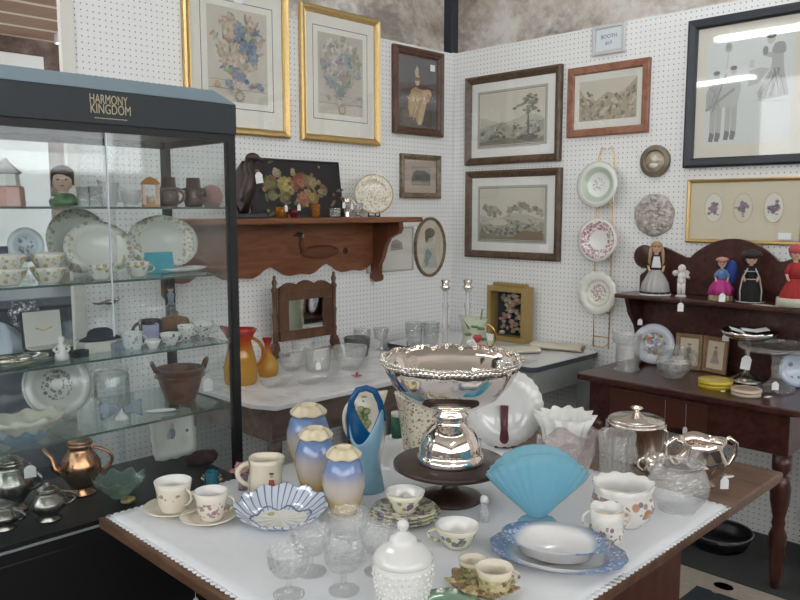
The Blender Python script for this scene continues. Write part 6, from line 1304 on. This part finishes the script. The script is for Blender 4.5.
# black doll
p = shelfpt(750, 3.46); H = HT(p, 253); BLK = mat('black_velvet', (.012, .011, .013), .9)
D = doll(p, 'doll in black lace trimmed dress with a black bonnet', H, BLK, DH, .25, BLK, -65, .125)
LACE = mat('grey_lace', (.42, .40, .40), .8)
for zz, rr in ((.03, .262), (.48, .12), (.64, .125)):
    MB().tube([(rr*H*cos(2*PI*i/30), rr*H*sin(2*PI*i/30), zz*H) for i in range(30)], .012*H, LACE, 6, True).build('lace_trim', D)
for s in (-1, 1): MB().tube([(s*.07*H, -.11*H, .70*H), (s*.16*H, -.09*H, .5*H), (s*.2*H, -.13*H, .25*H), (s*.19*H, -.17*H, .05*H)], .016*H, LACE, 6).build('lace_trim', D)
MB().lathe([(.13*H, .9*H), (.2*H, .96*H), (.17*H, 1.03*H), (.0001, 1.08*H)], DH, 24).ball((0, .07*H, .87*H), (.17*H, .08*H, .16*H), DH, 16).build('bonnet', D)
# red doll
p = shelfpt(794, 3.46); H = HT(p, 247); RED = mat('red_cotton', (.36, .025, .025), .8)
D = doll(p, 'doll in a red dress and cap at the right end of the dresser shelf', H, RED, DH, .24, RED, -60)
MB().lathe([(.275*H, .001), (.265*H, .15*H), (.255*H, .15*H), (.265*H, .001)], mat('cream_print_cloth', (.55, .52, .42), .8, noise=.3, nscale=150), 60).build('apron_hem', D)
MB().lathe([(.115*H, .9*H), (.125*H, .97*H), (.07*H, 1.04*H), (.0001, 1.06*H)], mat('pink_red_cap', (.5, .08, .09), .7), 20).build('cap', D)
q = PX(769, 300, 3.42); tag(MB().box(-.065, .065, -.014, .014, 0, .0015, mat('cream_paper_strip', (.64, .6, .5), .8)).build('paper_strip', None, (3.415, q[1], ZH), (0, 0, -PI/2)), 'narrow cream paper strip lying on the dresser shelf', 'paper')
# things on the dresser top
def pitcher_glass(px, py, top, wd, lb, rz=-45, squat=False):
    p = D2(px, py); u = M_(1, p); H = HT(p, top); R = wd/2*u
    t = thing('glass_pitcher', lb, 'pitcher', p, rz, 'cut glass pitchers')
    pr = [(R*.95, 0), (R*.97, .004), (R*.8, .01), (R*.9, H*.35), (R*.85, H*.7), (R*.98, H)] if not squat else [(R*.6, 0), (R*.62, .004), (R*.95, H*.3), (R*1.0, H*.5), (R*.82, H*.78), (R*.92, H)]
    MB().lathe(hollow(pr, .0035), CRYS, 48, lambda q, r, z, i: (r*(1+.025*cos(12*q)+(.25*max(0, -cos(q))**8 if z > H*.75 else 0)), z+(H*.08*max(0, -cos(q))**8 if z > H*.9 else .003*cos(12*q)*(z > H*.9)))).build('body', t)
    MB().tube(arc(R*.92, H*.88, R*.95, H*.25, R*.5), R*.1, CLEAR, 10).build('handle', t)
pitcher_glass(627, 370, 334, 27, 'tall clear cut glass pitcher at the left of the dresser top')
pitcher_glass(673, 377, 347, 34, 'squat clear cut glass pitcher in front of the picture frames', -45, True)
FR = floral('fruit_plate', (.62, .65, .70), [(.52, .22, .10), (.58, .36, .2), (.20, .26, .12), (.30, .32, .5)], 30, .42, ('r', .0, .055), edge=('r', .094, .12, (.45, .5, .6)))
p = (3.50, PX(654, 345, 3.50)[1], ZD); R = M_(20, p); standing_plate('fruit_plate', 'pale plate painted with fruit, leaning at the dresser back', R, FR, (p[0], p[1], p[2]+R+.002), -70, 10)
q = PX(640, 322, 3.45); price_tag((3.45, q[1], q[2]+.02), 'white tag at the rim of the fruit plate', -60, .022, .03, .005)
t = thing('folding_picture_frame', 'hinged pair of small wooden frames with costume prints on the dresser', 'picture frame', (3.50, PX(702, 345, 3.50)[1], ZD), -90)
FW2 = wood('light_frame_wood', (.20, .115, .06), (.32, .2, .11), (6, 6, 6), .4); zz = M_(1, (3.5, 1.5, ZD))
for s, rz in ((-1, 10), (1, -10)):
    w2, h2 = 26.5*zz, 36*zz
    f = frame_mesh(w2, h2, [(0, 0), (0, .012), (.004, .015), (.016, .013), (.02, .006), (.02, 0)], FW2).build('frame', t, (s*w2*.5, 0, 0), (rad(-6), 0, rad(rz)))
    MB().box(-w2/2+.018, w2/2-.018, -.004, 0, .018, h2-.018, mat('aged_print_paper', (.60, .53, .40), .8)).build('print_paper', f)
    C = Canvas(-.0045); zc = h2*.5
    C.blob(0, zc+.028, .007, .008, (.42, .32, .24)); C.poly([(-.01, zc+.02), (.01, zc+.02), (.012, zc-.005), (-.012, zc-.005)], (.34, .20, .18) if s > 0 else (.25, .24, .26)); C.poly([(-.012, zc-.005), (.012, zc-.005), (.024, zc-.035), (-.024, zc-.035)], (.38, .28, .26) if s > 0 else (.42, .38, .33)); C.blob(0, zc-.038, .026, .004, (.4, .36, .26)); C.blob(0, zc+.035, .01, .004, (.2, .16, .14)); C.build('costume_print', f)
q = PX(726, 338, 3.46); price_tag((3.455, q[1], q[2]+.02), 'white tag at the corner of the hinged picture frames', -70, .028, .03, .004)
for px, py, wd, h, m1, m2, lb in ((715, 387, 33, .034, mat('yellow_tin', (.62, .46, .03), .3, coat=.3), mat('yellow_tin_lid', (.55, .45, .16), .35), 'round bright yellow tin on the dresser top'), (746, 395, 29, .028, mat('cream_tin', (.60, .50, .38), .35, coat=.3), mat('pinkish_lid', (.42, .28, .22), .4), 'round cream tin with a pinkish lid right of the yellow tin')):
    p = D2(px, py); R = M_(wd/2, p); t = thing('round_tin', lb, 'tin', p, 0, 'round tins on the dresser')
    MB().lathe([(1e-6, 0), (R*.97, 0), (R*.97, h*.6), (1e-6, h*.6)], m1, 44).build('base', t); MB().lathe([(R*.96, h*.5), (R, h*.5), (R, h), (R*.9, h), (R*.84, h-.003), (1e-6, h-.003)], m1, 44).build('lid', t); MB().lathe([(1e-6, h-.0029), (R*.83, h-.0029), (R*.8, h-.001), (1e-6, h-.001)], m2, 40).build('lid_picture', t)
p = (3.405, PX(747, 370, 3.405)[1], ZD); u = M_(1, p); H = HT(p, 330)
t = thing('silver_compote', 'dark silver footed compote bowl filled with small papers on the dresser', 'compote', p, -45)
MB().lathe([(1e-6, 0), (16*u, 0), (16*u, 3*u), (10*u, 7*u), (3*u, 12*u), (2.4*u, H*.5), (3.4*u, H*.78), (1e-6, H*.82)], PEWTER, 36).build('foot', t)
MB().lathe(hollow([(3*u, H*.80), (14*u, H*.82), (23*u, H*.89), (27*u, H*.99)], .003), SILVER2, 48, lambda q, r, z, i: (r*(1+.03*cos(12*q)*(z > H*.7)), z+.003*cos(12*q)*(z > H*.9))).build('bowl', t)
r0 = random.Random(8)
for i, lb in enumerate(('left paper slip in the silver compote', 'middle paper slip in the silver compote', 'right paper slip in the silver compote')):
    q = Matrix.Rotation(-PI/4, 3, 'Z') @ Vector(((-12+12*i)*u, 0, 0)); tag(MB().box(-7*u, 7*u, -4*u, 4*u, -.0008, .0008, CARD).build('paper_slip', None, (p[0]+q.x, p[1]+q.y, p[2]+H*1.0), (r0.uniform(.2, .5), r0.uniform(-.3, .3), -PI/4)), lb, 'paper', 'paper slips in the compote')
q = PX(750, 350, 3.38); price_tag((3.36, q[1], ZD+.14), 'large white tag hanging below the silver compote', -60, .04, .062, .012, 8)
p = (3.36, PX(776, 386, 3.36)[1], ZD); u = M_(1, p); H = HT(p, 347)
t = thing('cake_stand', 'clear pressed glass cake stand at the right of the dresser', 'cake stand', p, -45)
MB().lathe([(1e-6, 0), (18*u, 0), (18*u, 2*u), (10*u, 6*u), (5*u, 11*u), (4.5*u, H*.4), (6*u, H*.5), (4.5*u, H*.6), (6*u, H*.8), (8*u, H*.9), (1e-6, H*.91)], CRYS, 40, lambda q, r, z, i: (r*(1+.04*cos(10*q)), z)).build('pedestal', t)
MB().lathe([(1e-6, H*.915), (33*u, H*.93), (36*u, H*.96), (36.5*u, H*1.06), (35*u, H*1.06), (34*u, H*.97), (1e-6, H*.95)], CRYS, 60, lambda q, r, z, i: (r*(1+.015*cos(20*q)*(r > 30*u)), z)).build('plate', t)
q = PX(776, 381, 3.27); price_tag((3.265, q[1], ZD+.058), 'small white tag on the foot of the glass cake stand', -60, .026, .034, .006)
BLP2 = floral('blue_shaded_plate', (.56, .64, .74), [(.2, .26, .4)], 30, .3, ('r', 0, .04), b2=[('r', .05, .085, (.22, .32, .52))])
p = (3.47, PX(797, 360, 3.47)[1], ZD); R = M_(17, p); standing_plate('blue_plate', 'blue shaded plate leaning behind the glass cake stand', R, BLP2, (p[0], p[1], p[2]+R+.002), -60, 10)
p = (3.37, PX(797, 345, 3.37)[1], ZD+.135)
pc = p; HH = H
o = MB().lathe(hollow([(.03, 0), (.034, .004), (.055, .03), (.058, .045)], .003), BLP2, 40).build('blue_bowl', None, (pc[0]+.05, pc[1]-.055, ZD+HH*.975)); tag(o, 'pale blue bowl sitting on the glass cake stand', 'bowl')
for px, py, rz, lb in ((723, 391, .3, 'white paper scrap in front of the yellow tin'), (768, 397, -.2, 'white paper scrap right of the cream tin')):
    p = D2(px, py); tag(MB().box(-.018, .018, -.008, .008, 0, .001, CARD).build('paper_scrap', None, p, (0, 0, rz)), lb, 'paper', 'paper scraps on the dresser')
for px, py, lb in ((665, 410, 'left long thread with a tag hanging from the dresser front'), (686, 408, 'right long thread with a tag hanging from the dresser front')):
    q = PX(px, py, 3.092); price_tag((3.092, q[1], .69), lb, -90, .02, .03, .10)
# basin and books below the dresser
t = thing('black_basin', 'black basin with a pale rim on the floor under the dresser', 'basin', (3.36, 1.33, .0), 0)
MB().lathe(hollow([(.10, 0), (.11, .004), (.13, .04), (.14, .07)], .004), BLACK, 40).build('basin', t); MB().tube([(.14*cos(2*PI*i/40), .14*sin(2*PI*i/40), .072) for i in range(40)], .003, mat('worn_rim', (.16, .15, .14), .5), 6, True).build('rim', t)
tag(MB().box(-.2, .2, -.12, .12, 0, .16, mat('pale_carton', (.46, .43, .36), .8)).box(-.2, .2, -.121, -.12, .05, .09, mat('yellow_stripe', (.55, .45, .08), .7)).build('carton', None, (3.47, .66, .0), (0, 0, -PI/2)), 'pale carton with a yellow stripe on the floor right of the dresser', 'box')
# pieces that belong to a part sit under that part
for child, owner in (('finial', 'lid'), ('lettering', 'header'), ('lettering_underline', 'header'), ('painted_flowers', 'panel'), ('huntsman_picture', 'body'), ('mirror_glass', 'frame'), ('price_sticker', 'glass'), ('picture_panel', 'bowl'), ('hobnails', 'body'), ('crest', 'frame'), ('lid_picture', 'lid'), ('strawberry', 'body'), ('blossom', 'body'), ('leaf_sprig', 'body'), ('lace_trim', 'skirt'), ('hem_band', 'skirt'), ('petticoat', 'skirt'), ('candle_', 'base'), ('print', 'mat_board'), ('relief_head', 'ground_'), ('grape_cluster', 'body')):
    for o in list(COL.objects):
        if o.parent and not o.parent.parent and o.name.split('.')[0] == child:
            for k in o.parent.children:
                if k.name.split('.')[0] == owner and o.name != k.name:
                    if owner == 'panel': o.rotation_euler = (0, 0, 0)
                    o.parent = k; break
# ================================================================== LIGHT, WORLD, CAMERA
TUBE = bpy.data.materials.new('fluorescent_tube'); TUBE.use_nodes = True
nt = TUBE.node_tree; nt.nodes.remove(nt.nodes['Principled BSDF']); em = nt.nodes.new('ShaderNodeEmission'); em.inputs[0].default_value = (.925, .98, 1, 1); em.inputs[1].default_value = LAMP
nt.links.new(em.outputs[0], nt.nodes['Material Output'].inputs[0])
def fixture(x, y, z, L, rz, lb):
    t = thing('ceiling_light', lb, 'ceiling light', (x, y, z), rz, 'fluorescent ceiling lights')
    MB().box(-L/2, L/2, -.08, .08, .04, .10, mat('white_fixture', (.75, .75, .75), .5)).build('housing', t)
    MB().tube([(0, 0, .1), (0, 0, (3.9 if z > 2.9 else 2.94)-z)], .008, BLACK).build('rod', t)
    for y_ in (-.04, .04): MB().tube([(-L/2+.02, y_, .015), (L/2-.02, y_, .015)], .019, TUBE, 10).build('tube', t)
fixture(.18, 2.45, 3.0, 1.2, 90, 'twin tube ceiling light above the glass case')
fixture(-2.1, 4.0, 3.0, 1.0, 100, 'twin tube ceiling light at the far left of the shop')
fixture(2.65, 1.45, 3.1, 1.2, 0, 'twin tube ceiling light above the foreground table')
fixture(-.6, -1.2, 3.0, 1.2, 0, 'twin tube ceiling light behind the viewer')
fixture(2.6, 5.0, 2.5, 1.2, 0, 'added twin tube light, out of view, brightening the room beyond')  # hidden by the pegboard, added to brighten the pale door
fixture(.2, 5.2, 2.5, 1.2, 0, 'added twin tube light, out of view, at the left of the room beyond')  # outside the view, added as more light for the back room
W = bpy.data.worlds.new('daylight'); S.world = W; W.use_nodes = True
bg = W.node_tree.nodes['Background']; bg.inputs[0].default_value = (.97, .98, 1, 1); bg.inputs[1].default_value = SKY
cam = bpy.data.cameras.new('camera'); cam.sensor_width = 36; cam.lens = FL/800*36; cam.clip_start = .02
co = bpy.data.objects.new('camera', cam); COL.objects.link(co); co.location = (0, 0, EYE); co.rotation_euler = (PI/2-PIT, 0, -YAW); S.camera = co
S.view_settings.view_transform = 'Standard'; S.view_settings.look = 'None'; S.view_settings.gamma = 1; S.view_settings.use_curve_mapping = False; S.view_settings.exposure = EXPO
try: S.cycles.transparent_max_bounces = 32
except Exception: pass
